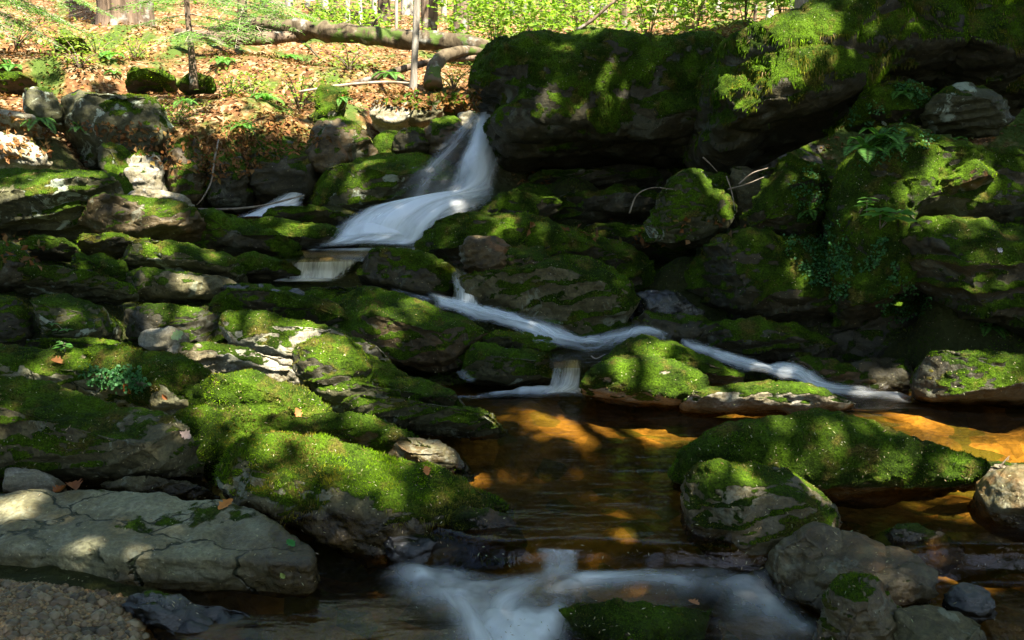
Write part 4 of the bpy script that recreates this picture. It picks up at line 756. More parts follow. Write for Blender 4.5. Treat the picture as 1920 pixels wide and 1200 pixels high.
still('middle_ledge_water', [(800,500,7.15),(880,505,7.1),(890,485,7.3),(820,482,7.4)])

# ================================================================ FALLEN LOG, BRANCHES, TRUNKS
def tube_obj(name, label, cat, pts, rad, mat, seg=10, group=None, base=None, wob=.06, parent=None):
    P = at(*np.array(pts, float).T) if base is None else np.asarray(pts, float)
    V, Fc = tube(P, rad, seg, wob=wob, seed=int(abs(P[0, 0])*100)); b = P[0].copy()
    return link(name, mkmesh(name, V-b, Fc), M[mat], parent, label, cat, group, loc=b)
lg = link('fallen_log', None, None, None, 'long pale barked log lying across the slope behind the overhang', 'log', loc=at(640, 70, 12.4)); b0 = at(640, 70, 12.4)
V, Fc = tube(at(*np.array([(395,62,13),(470,48,12.8),(560,55,12.6),(640,62,12.4),(740,72,12.2),(850,82,12.0),(960,100,11.8)], float).T), [.07, .10, .125, .115, .11, .105, .10], 22, wob=.2)
o = link('trunk', mkmesh('trunk', V-b0, Fc), M['logbark'], lg)
for pts, r in (([(540,62,12.6),(575,85,12.5),(600,110,12.3)], [.03, .02, .01]), ([(690,68,12.3),(700,45,12.3),(715,28,12.4)], [.03, .02, .008])):
    V, Fc = tube(at(*np.array(pts, float).T), r, 7); link('branch_stub', mkmesh('branch_stub', V-b0, Fc), M['logbark'], lg)
tube_obj('fallen_branch', 'crooked mossy limb curving down from the log to the leaf litter', 'branch', [(812,162,11.0),(812,135,11.1),(828,108,11.3),(870,95,11.6),(905,98,11.8)], [.11, .085, .075, .06, .05], 'logbark', 12)
tube_obj('fallen_branch', 'long thin branch slanting from the leaf litter up to the crooked limb', 'branch', [(660,158,11.0),(700,146,11.0),(770,125,11.2),(830,112,11.5),(900,108,11.7)], [.03, .035, .04, .035, .03], 'bark', 8)
tube_obj('fallen_branch', 'dark sagging bough lying under the hemlock needles left of the log', 'branch', [(330,60,12.6),(420,72,12.5),(500,72,12.5),(600,64,12.6)], [.05, .08, .08, .05], 'bark', 9)
tube_obj('fallen_branch', 'thin stick lying flat on the leaves above the mossy stub', 'branch', [(560,172,10.4),(640,160,10.6),(720,154,10.8),(780,157,10.8)], [.012, .018, .018, .01], 'twig', 6)
tube_obj('fallen_branch', 'bare diagonal branch in the background above the overhanging rock head', 'branch', [(1082,56,11),(1110,38,11),(1140,12,11),(1175,-15,11)], [.02, .02, .016, .014], 'bark', 7)
tube_obj('twig', 'wet twig lying across the foot of the small side fall', 'twig', [(372,392,8.6),(430,392,8.5),(490,386,8.5),(540,374,8.6),(570,366,8.7)], [.008, .010, .010, .009, .005], 'twig', 6)
tube_obj('root', 'dead root reaching down the shadowed left bank', 'root', [(410,262,9.0),(402,300,8.85),(396,340,8.75),(380,372,8.7),(368,385,8.7)], [.008, .010, .008, .006, .004], 'twig', 6)
for i, (lab, pts) in enumerate([('curved bare twig looping left of the angular boulder', [(1180,400),(1195,365),(1225,352),(1262,355)]), ('pale stub of twig poking up over the angular boulder', [(1318,295),(1332,308),(1345,322)]), ('twig crossing the gap right of the angular boulder', [(1365,355),(1400,345),(1432,332)]), ('twig hanging down the gap right of the angular boulder', [(1362,330),(1372,360),(1378,395)]), ('short twig leaning on the steep mossy pillar', [(1385,345),(1410,325),(1440,315)])]):
    tube_obj('twig', lab, 'twig', [(u, v, 7.0) for u, v in pts], np.linspace(.006, .003, len(pts)), 'twig', 5)
for lab, pts, Y in [('fine white twig lying on the soil of the near left shelf', [(95,782),(130,785),(175,780)], 5.0), ('fine twig arching over the left rock ledge', [(170,745),(178,715),(210,690),(215,660)], 5.3), ('forked dry twig resting against the sunlit moss island', [(1108,667),(1118,672),(1135,664)], 5.75), ('thin dry stick standing at the tip of the whale shaped boulder', [(1874,876),(1884,864),(1893,855)], 4.4)]:
    tube_obj('twig', lab, 'twig', [(u, v, Y) for u, v in pts], np.linspace(.005, .002, len(pts)), 'twig', 5)

def trunk_parts(u, v, Y, r, lean=0, h=14, mat='bark', top=.5, flare=1.5):
    b = at(u, v, Y); b[2] = float(ground_z([b[0]], [b[1]])[0])-.05
    pts = [[0, 0, 0], [lean*.1, 0, .35], [lean*.4, .02, h*.25], [lean, .05, h*.6], [lean*1.4, 0, h]]
    V, Fc = tube(pts, [r*flare, r*1.08, r, r*.8, r*top*.4], 16, sub=8); return b, V, Fc
def bg_tree(label, u, v, Y, r, mat='bark', lean=0., leaves=260, cols=LIME, name='tree', lo=.8, hi=8., spread=2.2, lsz=.13, h=14):
    b, V, Fc = trunk_parts(u, v, Y, r, lean, h, mat)
    root = link(name, None, None, None, label, 'tree', 'trees of the wood behind the stream', loc=b)
    s = Soup(); nb = max(4, leaves//60); parts = [(V, Fc)]
    for j in range(nb):
        hh = RNG.uniform(lo, hi) if j % 3 else RNG.uniform(h*.55, h*.95); an = RNG.uniform(0, 2*math.pi); L = RNG.uniform(.5, 1)*spread
        d = np.array([math.cos(an), math.sin(an), RNG.uniform(-.15, .25)]); p0 = np.array([lean*.4*hh/(h*.25) if hh < h*.25 else lean*.7, 0, hh]); p1 = p0+d*L
        parts.append(tube([p0, p0*.5+p1*.5+[0, 0, .08*L], p1], [r*.16+.006, r*.1+.004, .003], 5, sub=4))
        n = leaves//nb; t = RNG.random(n)**.6; P = p0+(p1-p0)*t[:, None]+RNG.normal(0, 1, (n, 3))*[.22*L, .22*L, .07*L]
        s.leaves(P, RNG.normal(0, 1, (n, 3))*[1, 1, .4], RNG.normal(0, .5, (n, 3))+[0, 0, 1], lsz*RNG.uniform(.6, 1.3, n), lsz*.6*RNG.uniform(.6, 1.3, n), colmix(n, *cols))
    v, f = join(parts); link('trunk', mkmesh('trunk', v, f), M[mat], root)
    link('crown', s.mesh('crown'), M['leaf'], root)
    return root
for a in [
 ('massive shaggy barked trunk at the top left behind the hemlock boughs', 238, 62, 13.6, .36, 'bark', .1, 300, GREENS),
 ('thick brown trunk behind the right part of the fallen log', 806, 100, 17, .13, 'bark', 0, 420, LIME),
 ('dark brown trunk with a leaning top just left of the overhanging rock head', 862, 105, 16, .12, 'bark', .25, 420, LIME),
 ('orange brown trunk right of the forked saplings above the log', 722, 92, 20, .12, 'bark', .05, 300, LIME),
 ('bleached white trunk in full sun between the brown trunks above the log', 765, 96, 21, .12, 'barkpale', 0, 260, LIME),
 ('very thin white stem left of the orange brown trunk', 680, 92, 18, .035, 'barkpale', -.2, 200, LIME),
 ('thin grey stem third from the left above the log', 652, 90, 19, .05, 'barkgrey', .15, 200, LIME),
 ('pale twin stem far behind the middle of the log', 610, 86, 26, .09, 'barkpale', .2, 300, LIME),
 ('sunlit straight trunk far behind the left end of the log', 545, 84, 24, .09, 'barkpale', 0, 300, LIME),
 ('brown trunk deep in the wood above the left end of the log', 500, 78, 28, .14, 'bark', 0, 300, LIME),
 ('slim brown trunk above the dip in the overhanging rock head', 1168, 90, 19, .07, 'bark', 0, 420, LIME),
 ('slender grey trunk left of the slim brown trunk over the overhang', 1130, 88, 23, .08, 'barkgrey', .1, 380, LIME),
 ('faint thin trunk over the right shoulder of the overhang', 1225, 88, 25, .06, 'barkgrey', -.1, 380, LIME),
 ('thin dark stem rising from the sunny gap right of the overhang', 1374, 80, 20, .03, 'bark', 0, 340, LIME),
 ('wide grey trunk standing right behind the mossy crest of the cliff', 1516, 62, 14, .19, 'barkgrey', 0, 380, LIME),
 ('pale trunk in the sunny gap left of the wide grey trunk', 1440, 72, 26, .09, 'barkpale', .1, 380, LIME),
 ('distant brown trunk above the round crown of the overhang', 1050, 84, 30, .13, 'bark', 0, 380, LIME),
 ('distant pale trunk between the overhang and the dark brown trunk', 960, 88, 27, .08, 'barkpale', 0, 380, LIME),
 ('distant tilted trunk above the left shoulder of the overhang', 905, 88, 33, .12, 'barkgrey', .5, 380, LIME),
 ('distant dark trunk in the far upper left corner', 60, 60, 22, .16, 'bark', 0, 300, GREENS),
 ('distant brown trunk between the corner and the massive shaggy trunk', 140, 58, 25, .14, 'bark', 0, 300, GREENS),
 ('distant trunk right of the massive shaggy trunk', 420, 66, 21, .11, 'bark', 0, 300, GREENS),
]: bg_tree(*a)
bg_tree('slender pale barked sapling standing in front of the fallen log', 772, 162, 10.8, .036, 'barkgrey', .30, 60, LIME, h=7, lo=3.5, hi=6)

for k_, (u, dY, r_, mt) in enumerate([(462,20,.04,'barkgrey'),(522,19,.03,'bark'),(578,22,.05,'barkpale'),(632,24,.05,'bark'),(702,25,.06,'barkpale'),(742,17,.028,'barkgrey'),(835,26,.07,'barkpale'),(885,20,.035,'bark'),(985,22,.04,'barkgrey'),(1085,21,.04,'bark'),(1108,28,.07,'barkpale'),(1198,27,.07,'bark'),(1262,22,.035,'barkgrey'),(1318,26,.06,'bark'),(1345,30,.09,'barkpale'),(1412,21,.035,'bark'),(1478,24,.05,'barkgrey'),(1560,27,.08,'bark')]):
    side = ['left end of the log', 'middle of the log', 'right end of the log', 'left half of the overhang', 'right half of the overhang', 'notch beside the cliff', 'crest of the cliff'][np.digitize(u, [560, 700, 860, 1060, 1240, 1420])]
    look = {'bark': 'brown', 'barkgrey': 'grey', 'barkpale': 'pale'}[mt]; thick = 'thread thin' if r_ < .036 else 'thin' if r_ < .055 else 'slim' if r_ < .075 else 'sturdy'
    bg_tree(f'{thick} {look} stem rising in the far wood above the {side}', u, 88, dY, r_, mt, RNG.uniform(-.3, .3), 220, LIME)
# understorey shrubs glowing in the sun beyond the rocks
def shrub(label, u, v, Y, w, h, n, cols=LIME, lsz=.09, name='shrub'):
    b = at(u, v, Y); b[2] = float(ground_z([b[0]], [b[1]])[0])-.03
    root = link(name, None, None, None, label, 'shrub', 'sunlit shrubs of the wood', loc=b); s = Soup(); parts = []
    ns = 9
    for j in range(ns):
        an = RNG.uniform(0, 6.28); tip = np.array([math.cos(an)*w*RNG.uniform(.2, 1), math.sin(an)*w*RNG.uniform(.2, .8), h*RNG.uniform(.45, 1)])
        parts.append(tube([[0, 0, 0], tip*[.35, .35, .6], tip], [.009, .006, .002], 5, 4)); m = n//ns; t = RNG.uniform(.35, 1.05, m)
        P = tip*t[:, None]*np.stack([t, t, np.ones(m)], 1)+RNG.normal(0, 1, (m, 3))*[.30*w, .30*w, .13*h]
        s.leaves(P, RNG.normal(0, 1, (m, 3))*[1, 1, .35], RNG.normal(0, .4, (m, 3))+[0, 0, 1], lsz*RNG.uniform(.6, 1.4, m), lsz*.55*RNG.uniform(.7, 1.3, m), colmix(m, *cols))
    v, f = join(parts); link('stems', mkmesh('stems', v, f), M['bark'], root); link('foliage', s.mesh('foliage'), M['leaf'], root)
for a in [
 ('bright bush filling the gap left of the overhanging rock head', 930, 108, 14.2, 1.0, 1.5, 900), ('bright bush right above the dip of the overhanging rock head', 1010, 110, 14.8, 1.1, 1.6, 1000),
 ('lime green bush above the crown of the overhang', 1085, 105, 16.5, 1.3, 1.9, 1000), ('yellow green bush above the right shoulder of the overhang', 1215, 100, 15.5, 1.2, 1.7, 1000),
 ('bush glowing in the notch between overhang and cliff', 1300, 98, 14.5, 1.1, 1.5, 1100), ('bush right of the notch beside the thin dark stem', 1395, 85, 15.5, 1.2, 1.6, 1100),
 ('leafy bush directly left of the wide grey trunk', 1465, 78, 16.5, 1.2, 1.6, 1000), ('leafy bush right of the wide grey trunk over the cliff crest', 1575, 68, 15.5, 1.2, 1.5, 900),
 ('pale green bush far over the cliff at the right', 1680, 66, 19, 1.6, 2., 900), ('low sunlit bush behind the middle of the log', 690, 92, 17.5, 1.1, .9, 420), ('low sunlit bush behind the left part of the log', 580, 84, 18, 1.2, .9, 420),
 ('small yellow green sapling on the leaf litter left of the stub', 560, 150, 10.9, .42, .55, 150), ('small green seedling cluster under the log', 655, 120, 12.0, .5, .35, 140),
 ('little yellow green seedling beside the dark sagging bough', 470, 130, 11.4, .35, .35, 160), ('leafy seedling right of the hemlock sapling foot', 430, 165, 10.7, .35, .3, 160), ('bright seedling in front of the shaggy trunk', 250, 92, 12.2, .4, .4, 180), ('seedling among the leaves under the middle of the log', 600, 140, 11.3, .4, .3, 160), ('tiny seedling between the crooked limb and the overhang', 850, 150, 11.2, .3, .3, 120), ('leafy plant on the leaves left of the domed lichen boulder', 150, 128, 11.2, .45, .35, 200), ('seedling on the bank above the streaked pale block', 330, 215, 10.0, .3, .3, 140),
 ('sparse green bush at the left edge of the slope', 30, 100, 12.5, .9, .5, 260), ('low green bush beneath the shaggy trunk', 180, 92, 12.4, .8, .4, 260)]:
    shrub(*a[:6], int(a[6]*(1.5 if a[3] > 13 else 1.5)), lsz=.10 if a[3] > 13 else .045)
s = Soup(); n = 60000
Yd = RNG.uniform(19, 75, n)**1.0; ud = RNG.uniform(-250, 2150, n); zt = at(ud, 60, Yd)
P = np.stack([zt[:, 0], Yd, 0*Yd], 1); P[:, 2] = ground_z(P[:, 0], P[:, 1])+RNG.uniform(0, 1, n)**1.1*6.5
kp = (fbm(P*[1, .5, 1.3], .35, 3, 77) > .10) & ((proj(P)[:, 0] > 860+RNG.normal(0, 60, n)) | (RNG.random(n) < .3)); P = P[kp]; n = len(P); sz = RNG.uniform(.10, .24, n)*(P[:, 1]/45+.4)
s.leaves(P, RNG.normal(0, 1, (n, 3))*[1, 1, .4], RNG.normal(0, .5, (n, 3))+[0, 0, 1], sz, sz*.6, colmix(n, *LIME, *GREENS[:2]))
link('distant_foliage', s.mesh('distant_foliage'), M['leaf'], None, 'hazy mass of sunlit leaves far back in the wood', 'foliage', kind='stuff')

s = Soup(); n = 42000; Yd = RNG.uniform(24, 62, n); X = RNG.uniform(-1, 1, n)*(8+Yd*.75); P = np.stack([X, Yd, 0*Yd], 1); P[:, 2] = ground_z(X, Yd)+RNG.uniform(4.5, 22, n); kp = fbm(P*[1, 1, 1.], .22, 3, 78) > -.1; P = P[kp]; n = len(P)  # leaves added above the view to darken sky light and water reflections
sz = RNG.uniform(.3, .55, n); s.leaves(P, RNG.normal(0, 1, (n, 3))*[1, 1, .4], RNG.normal(0, .5, (n, 3))+[0, 0, 1], sz, sz*.6, colmix(n, *GREENS))
link('added_canopy', s.mesh('added_canopy'), M['leaf'], None, 'high unseen leaves added over the far wood to darken the pool reflection', 'foliage', kind='stuff')
# unseen forest wall added around the viewer to shade the gorge from low sky
def sky_block_trees():
    spots = [(-8.5, 3.5, 'left of the mossy ledges'), (-8.0, -2.5, 'left of the viewer'), (-4.0, -7.5, 'behind the viewer on the left'), (1.0, -8.5, 'straight behind the viewer'), (6.0, -7., 'behind the viewer on the right'), (9.0, -2.0, 'right of the viewer'), (9.5, 3.0, 'right of the lower stones'), (9.0, 7.5, 'on top of the right bank beyond the cliffs'), (6.3, 10.5, 'behind the dark cliff at the top right'), (-9.5, 8.5, 'beyond the left edge of the leaf covered slope')]
    for i, (x, y, w) in enumerate(spots):
        z = float(ground_z([x], [y])[0]); root = link('hemlock', None, None, None, 'dense dark hemlock added out of view to block the sky, standing '+w, 'tree', 'unseen hemlocks added around the gorge to block sky light', loc=(x, y, z))
        v, f = tube([[0, 0, -.2], [.1, 0, 4], [0, .1, 11]], [.25, .18, .05], 12); link('trunk', mkmesh('trunk', v, f), M['bark'], root)
        n = 3600; h = RNG.uniform(.3, 11, n); r = 2.6*(1-h/12.5)*np.sqrt(RNG.random(n)); an = RNG.uniform(0, 6.28, n)
        if i == 8: h = h*.6+3.4
        P = np.stack([np.cos(an)*r, np.sin(an)*r, h-.25*r], 1); ax = np.stack([np.cos(an), np.sin(an), -.3+0*an], 1)+RNG.normal(0, .5, (n, 3))
        if i >= 8: kk = proj(P+[x, y, z]); P = P[(kk[:, 1] < -30) | (kk[:, 0] > 1960) | (kk[:, 0] < -40)]; ax = ax[:len(P)]; n = len(P)
        s = Soup(); s.leaves(P, ax, RNG.normal(0, .35, (n, 3))+[0, 0, 1], RNG.uniform(.25, .45, n), RNG.uniform(.12, .22, n), colmix(n, [.012, .035, .008], [.03, .07, .015]))
        link('crown', s.mesh('crown'), M['leaf'], root)
sky_block_trees()

# ---------------------------------------------------------------- hemlock sapling and boughs
def spray(s, p0, p1, droop=.1, wid=.35, dens=1., cols=None, parts=None, rad=.006, nlsz=.03):
    p0 = np.array(p0, float); p1 = np.array(p1, float); L = np.linalg.norm(p1-p0); ax = (p1-p0)/L
    sd = unit(np.cross(ax, [0, 0, 1.])); nt = int(16*L/.6*dens)+4; tw = []
    def P(t): return p0+(p1-p0)*t[..., None]+np.array([0, 0, -1.])*(droop*t**2)[..., None]
    if parts is not None: parts.append(tube([p0, P(np.array(.5)), P(np.array(1.))], [rad, rad*.7, rad*.25], 5, 4))
    for j in range(nt):
        t = .12+.88*(j+RNG.random())/nt; b = P(np.array(t)); wl_ = wid*L*(1.05-t)*RNG.uniform(.7, 1.1)+.04; sg = 1 if j % 2 else -1
        d = unit(ax*.7+sd*sg*1.+np.array([0, 0, RNG.uniform(-.25, .1)])); m = max(6, int(wl_/nlsz*2.6)); tt = RNG.random(m)
        q = b+d*(tt*wl_)[:, None]; q[:, 2] -= tt**2*wl_*.25; cr_ = np.cross(d, [0, 0, 1.]); la = d*.6+cr_*(RNG.choice([-1, 1], m))[:, None]+RNG.normal(0, .15, (m, 3))
        s.leaves(q, la, RNG.normal(0, .25, (m, 3))+[0, 0, 1], nlsz*RNG.uniform(.8, 1.5, m), nlsz*.42*np.ones(m), colmix(m, *(cols or GREENS)))
        if parts is not None and j % 2 == 0: parts.append(tube([b, b+d*wl_*.9], [rad*.3, rad*.12], 4, 2))
HEM = ([.06, .15, .03], [.13, .24, .06], [.20, .32, .14])
b = at(364, 158, 10.4); root = link('hemlock_sapling', None, None, None, 'thin hemlock sapling with layered drooping sprays on the left slope', 'tree', loc=b)
v, f = tube([[0, 0, -.05], [-.01, 0, .35], [-.03, 0, .8], [-.02, 0, 1.8], [0, 0, 3.]], [.05, .034, .028, .02, .008], 9); link('trunk', mkmesh('trunk', v, f), M['bark'], root)
for k_, (du, dv, dy) in enumerate([(-120, -118, -.2), (-70, -88, -.5), (90, -118, -.2), (130, -96, .2), (50, -86, -.6), (-20, -84, -.7), (-160, -150, .2), (140, -150, 0), (60, -160, -.3), (-60, -165, -.4)]):
    h0 = at(364, 158+dv-14, 10.4)-b; tip = at(364+du, 158+dv, 10.4+dy)-b; s = Soup(); parts = []
    spray(s, [0, 0, h0[2]], tip, .06, .42, 1.4, HEM, parts, .007, .034); v, f = join(parts)
    br = link('branch', mkmesh('branch', v, f), M['twig'], root); link('needles', s.mesh('needles'), M['leaf'], br)
root = link('hemlock', None, None, None, 'hemlock at the top left whose pale green boughs spread over the slope', 'tree', loc=at(-60, 60, 11.6)); b = at(-60, 60, 11.6)
v, f = tube([[0, 0, -.3], [0, .1, 2], [.1, 0, 5]], [.16, .13, .08], 10); link('trunk', mkmesh('trunk', v, f), M['bark'], root)
for (u0, v0, u1, v1, Y1) in [(-60,-60,60,20,11.2),(-60,-40,140,30,11.5),(-60,-20,20,55,10.9),(-60,-90,210,10,11.8),(-60,0,110,68,11.3),(-60,-30,180,52,11.9),(-60,-120,120,-8,11.2)]:
    s = Soup(); parts = []; spray(s, at(u0, v0, 11.6)-b, at(u1, v1, Y1)-b, .12, .4, 1.2, HEM, parts, .012, .038); v, f = join(parts)
    br = link('branch', mkmesh('branch', v, f), M['twig'], root); link('needles', s.mesh('needles'), M['leaf'], br)
root = link('hemlock', None, None, None, 'hemlock behind the left end of the log with grey green feathery boughs', 'tree', loc=at(455, 40, 13.2)); b = at(455, 40, 13.2)
v, f = tube([[0, 0, -.3], [0, .1, 2], [.1, 0, 5]], [.07, .06, .03], 10); link('trunk', mkmesh('trunk', v, f), M['bark'], root)
for (v0, u1, v1, Y1) in [(10,560,40,12.4),(-10,600,22,12.6),(20,500,60,12.2),(-20,400,30,12.4),(0,620,48,12.8),(15,440,72,12.0),(-30,540,5,12.6),(-40,380,-4,12.8)]:
    s = Soup(); parts = []; spray(s, at(455, v0, 13.2)-b, at(u1, v1, Y1)-b, .12, .4, 1.2, HEM, parts, .010, .036); v, f = join(parts)
    br = link('branch', mkmesh('branch', v, f), M['twig'], root); link('needles', s.mesh('needles'), M['leaf'], br)

# ---------------------------------------------------------------- ferns and leafy plants
bpy.context.view_layer.update(); DG = bpy.context.evaluated_depsgraph_get()
def fern(label, u, v, fronds, L, cols=LIME, dist=None, name='fern'):
    P, nn, ob = hit(u, v)
    if P is None: return
    if u > 1200: L *= 1.5
    root = link(name, None, None, None, label, 'fern', 'ferns growing on rocks', loc=P)
    for j in range(fronds):
        an = 2*math.pi*j/fronds+RNG.uniform(-.3, .3); d = unit(np.array([math.cos(an), math.sin(an)*.7-.35, RNG.uniform(.5, 1.1)])+nn*.4); l = L*RNG.uniform(.7, 1.1); m = 22
        t = np.linspace(0.05, 1, m); Q = d*(t*l)[:, None]; Q[:, 2] -= t**2*l*.75; Tn = unit(np.gradient(Q, axis=0)); sd = unit(np.cross(Tn, [0, 0, 1.])); up = np.cross(sd, Tn)
        w = l*.30*np.sin(np.pi*np.clip(t*.92+.08, 0, 1))**.8*(1-.35*t)+.004; s = Soup()
        for sg in (-1, 1): s.leaves(Q, sd*sg+Tn*.45, up+RNG.normal(0, .1, (m, 3)), w, np.full(m, l/m*1.15), colmix(m, *cols), .1)
        s.leaves(Q[:-1], Tn[:-1], up[:-1], np.full(m-1, l/m*1.3), np.full(m-1, l*.012), colmix(m-1, [.06, .10, .02]))
        link('frond', s.mesh('frond'), M['leaf'], root)
FG = ([.07, .20, .03], [.12, .27, .05])
for a in [('pale green fern on top of the large right block, left clump', 1625, 285, 6, .20), ('fern with toothed fronds at the front of the left clump on the right block', 1650, 262, 5, .18),
 ('fern drooping over the face of the right block under the left clump', 1682, 275, 4, .16), ('single bright fern hanging on the right block near its right end', 1795, 262, 5, .14), ('small fern on the shaded bank left of the round lichen boulder', 1695, 178, 4, .14),
 ('broad fern arching over the leaf litter above the side fall', 500, 190, 7, .36), ('fern beside the small grey green boulder at the upper left', 75, 225, 8, .26), ('small fern in the deep shade under the wedge slab', 1855, 615, 5, .10),
 ('small fern on the bank face below the big lichen boulder', 150, 240, 5, .18), ('low fern on the bank left of the glowing mossy stub', 455, 240, 6, .24), ('small fern on the steep mossy pillar', 1518, 395, 4, .12), ('feathery fern on the leaves right of the hemlock sapling', 420, 120, 7, .3), ('fern spreading in front of the dark sagging bough', 545, 112, 7, .3), ('fern at the far left edge of the slope', 20, 130, 7, .32), ('fern between the domed lichen boulder and the sapling foot', 345, 190, 6, .22), ('fern beneath the shaggy trunk', 205, 110, 7, .3), ('fern near the thin stick on the leaves', 640, 185, 6, .2), ('fern rising behind the thin flat stick under the log', 730, 140, 7, .26), ('fern in the leaves left of the crooked limb foot', 775, 180, 5, .18), ('fern on the crest of the domed lichen boulder', 215, 138, 5, .2)]:
    fern(*a, FG)
def leafy(label, u, v, stems, L, leafs=6, cols=FG, name='leafy_plant', lsz=.07):
    P, nn, ob = hit(u, v)
    if P is None: return
    root = link(name, None, None, None, label, 'plant', 'broad leaved seedlings', loc=P)
    for j in range(stems):
        d = np.array([RNG.uniform(-.5, .5), -.45, RNG.uniform(.5, 1.)]); d = unit(d+nn*.3)*L*RNG.uniform(.7, 1.1)
        v_, f_ = tube([[0, 0, 0], d*.6+[0, 0, .02], d], [.003, .002, .0015], 5, 4); st = link('stem', mkmesh('stem', v_, f_), M['twig'], root)
        m = leafs; an = np.arange(m)*2*math.pi/m+RNG.uniform(0, 3); ax = np.stack([np.cos(an), np.sin(an), -.15+0*an], 1); s = Soup()
        t = RNG.choice([.6, 1., 1.], m); s.leaves(d*t[:, None], ax, RNG.normal(0, .15, (m, 3))+[0, -.25, 1], lsz*RNG.uniform(.8, 1.2, m), lsz*.5*np.ones(m), colmix(m, *cols), .2)
        link('leaves', s.mesh('leaves'), M['leaf'], root)
leafy('tall seedling with tiers of pointed leaves left of the wedge slab', 1650, 430, 4, .22, 6, lsz=.13); leafy('seedling with wide green leaves above the wedge slab corner', 1625, 400, 2, .12, 5, lsz=.09)
leafy('small bright seedling in front of the left ledge wall', 128, 632, 2, .16, 5, lsz=.05); leafy('seedling sprouting beside the left seedling on the soil', 122, 660, 2, .08, 5, lsz=.05)
leafy('seedling rooted on the leaf litter above the side fall', 480, 255, 3, .18, 6, lsz=.08); leafy('seedling with yellow leaves below the thin stick', 570, 180, 3, .2, 6, LIME, lsz=.08); leafy('pale seedling beside the mossy stub', 680, 215, 3, .12, 5, lsz=.06)
leafy('seedling on the bank face right of the big lichen boulder', 345, 225, 3, .12, 5, lsz=.05)

def scatter(poly, n, only=None):
    poly = np.array(poly, float); lo, hi = poly.min(0), poly.max(0); out = []
    while len(out) < n:
        q = RNG.uniform(lo, hi, (n, 2)); _, _, ins = poly_dist(q, poly)
        for u, v in q[ins]:
            P, nn, ob = hit(u, v); out.append((P, nn) if P is not None and (only is None or ob.name.startswith(only)) else None)
            if len(out) >= n: break
    out = [o for o in out if o is not None]; return np.array([o[0] for o in out]), np.array([o[1] for o in out])
s = Soup()
for poly, n in [([(1465,440),(1530,425),(1590,410),(1605,470),(1590,560),(1540,560),(1480,480)], 1500), ([(1615,450),(1660,440),(1700,520),(1755,560),(1740,590),(1660,605),(1640,560),(1610,500)], 1100), ([(1590,200),(1640,165),(1740,150),(1760,170),(1700,220),(1600,240)], 900), ([(1480,330),(1540,300),(1550,420),(1500,440)], 350), ([(1600,260),(1700,235),(1760,260),(1700,300),(1610,310)], 350), ([(155,690),(260,690),(285,720),(240,730),(165,715)], 500)]:
    P, nn = scatter(poly, n); cl = fbm(P, 7, 3, 5) > -.15; P, nn = P[cl], nn[cl]; m = len(P)
    s.leaves(P+nn*RNG.uniform(.005, .04, (m, 1)), RNG.normal(0, 1, (m, 3))+[0, 0, -.3], nn+RNG.normal(0, .5, (m, 3))+[0, -.2, .3], RNG.uniform(.014, .028, m), RNG.uniform(.012, .022, m), colmix(m, [.05, .16, .05], [.09, .24, .07], [.03, .10, .03]))
link('creeping_plants', s.mesh('creeping_plants'), M['leaf'], None, 'tiny round leaved creepers clinging to the right hand rocks', 'creeper', kind='stuff')

# ---------------------------------------------------------------- leaf litter, loose leaves, gravel, needles
n = 60000; Y = 9.0+RNG.random(n)**1.6*15; X = RNG.uniform(-1, 1, n)*(3.5+Y*.42)-1.2; P = np.stack([X, Y, ground_z(X, Y)+RNG.uniform(.0, .03, n)], 1)
pr = proj(P); P = P[(pr[:, 0] > -100) & (pr[:, 0] < 1960) & (P[:, 1]+fbm(P, 1.5, 3, 7)*.5 > 9.1)]; kp = fbm(P, 1.3, 3, 44) < .35; P = P[kp]; n = len(P)
LIT = ([.22, .075, .018], [.12, .045, .012], [.27, .15, .06], [.06, .025, .008], [.07, .085, .010], [.16, .07, .02])
s = Soup(); s.leaves(P, RNG.normal(0, 1, (n, 3))*[1, 1, .35], RNG.normal(0, .4, (n, 3))+[0, 0, 1], RNG.uniform(.03, .075, n), RNG.uniform(.018, .045, n), colmix(n, *LIT)*(.45+.75*sstep(fbm(P, 2.1, 3, 51), -.6, .5))[:, None], .5)
for poly, m in [([(340,250),(520,230),(620,260),(460,330),(380,340)], 700), ([(120,225),(330,240),(560,215),(560,250),(340,330)], 500), ([(0,215),(90,225),(100,300),(0,300)], 160), ([(640,170),(900,165),(900,210),(640,200)], 500), ([(0,430),(100,450),(80,500),(0,500)], 40), ([(960,420),(1240,400),(1430,420),(1200,470)], 60)]:
    P, nn = scatter(poly, m); m = len(P); s.leaves(P+nn*.012, RNG.normal(0, 1, (m, 3)), nn+RNG.normal(0, .35, (m, 3)), RNG.uniform(.03, .08, m), RNG.uniform(.02, .05, m), colmix(m, *LIT), .5)
link('leaf_litter', s.mesh('leaf_litter'), M['litter'], None, 'carpet of dry orange and brown leaves on the slope', 'leaf litter', kind='stuff')
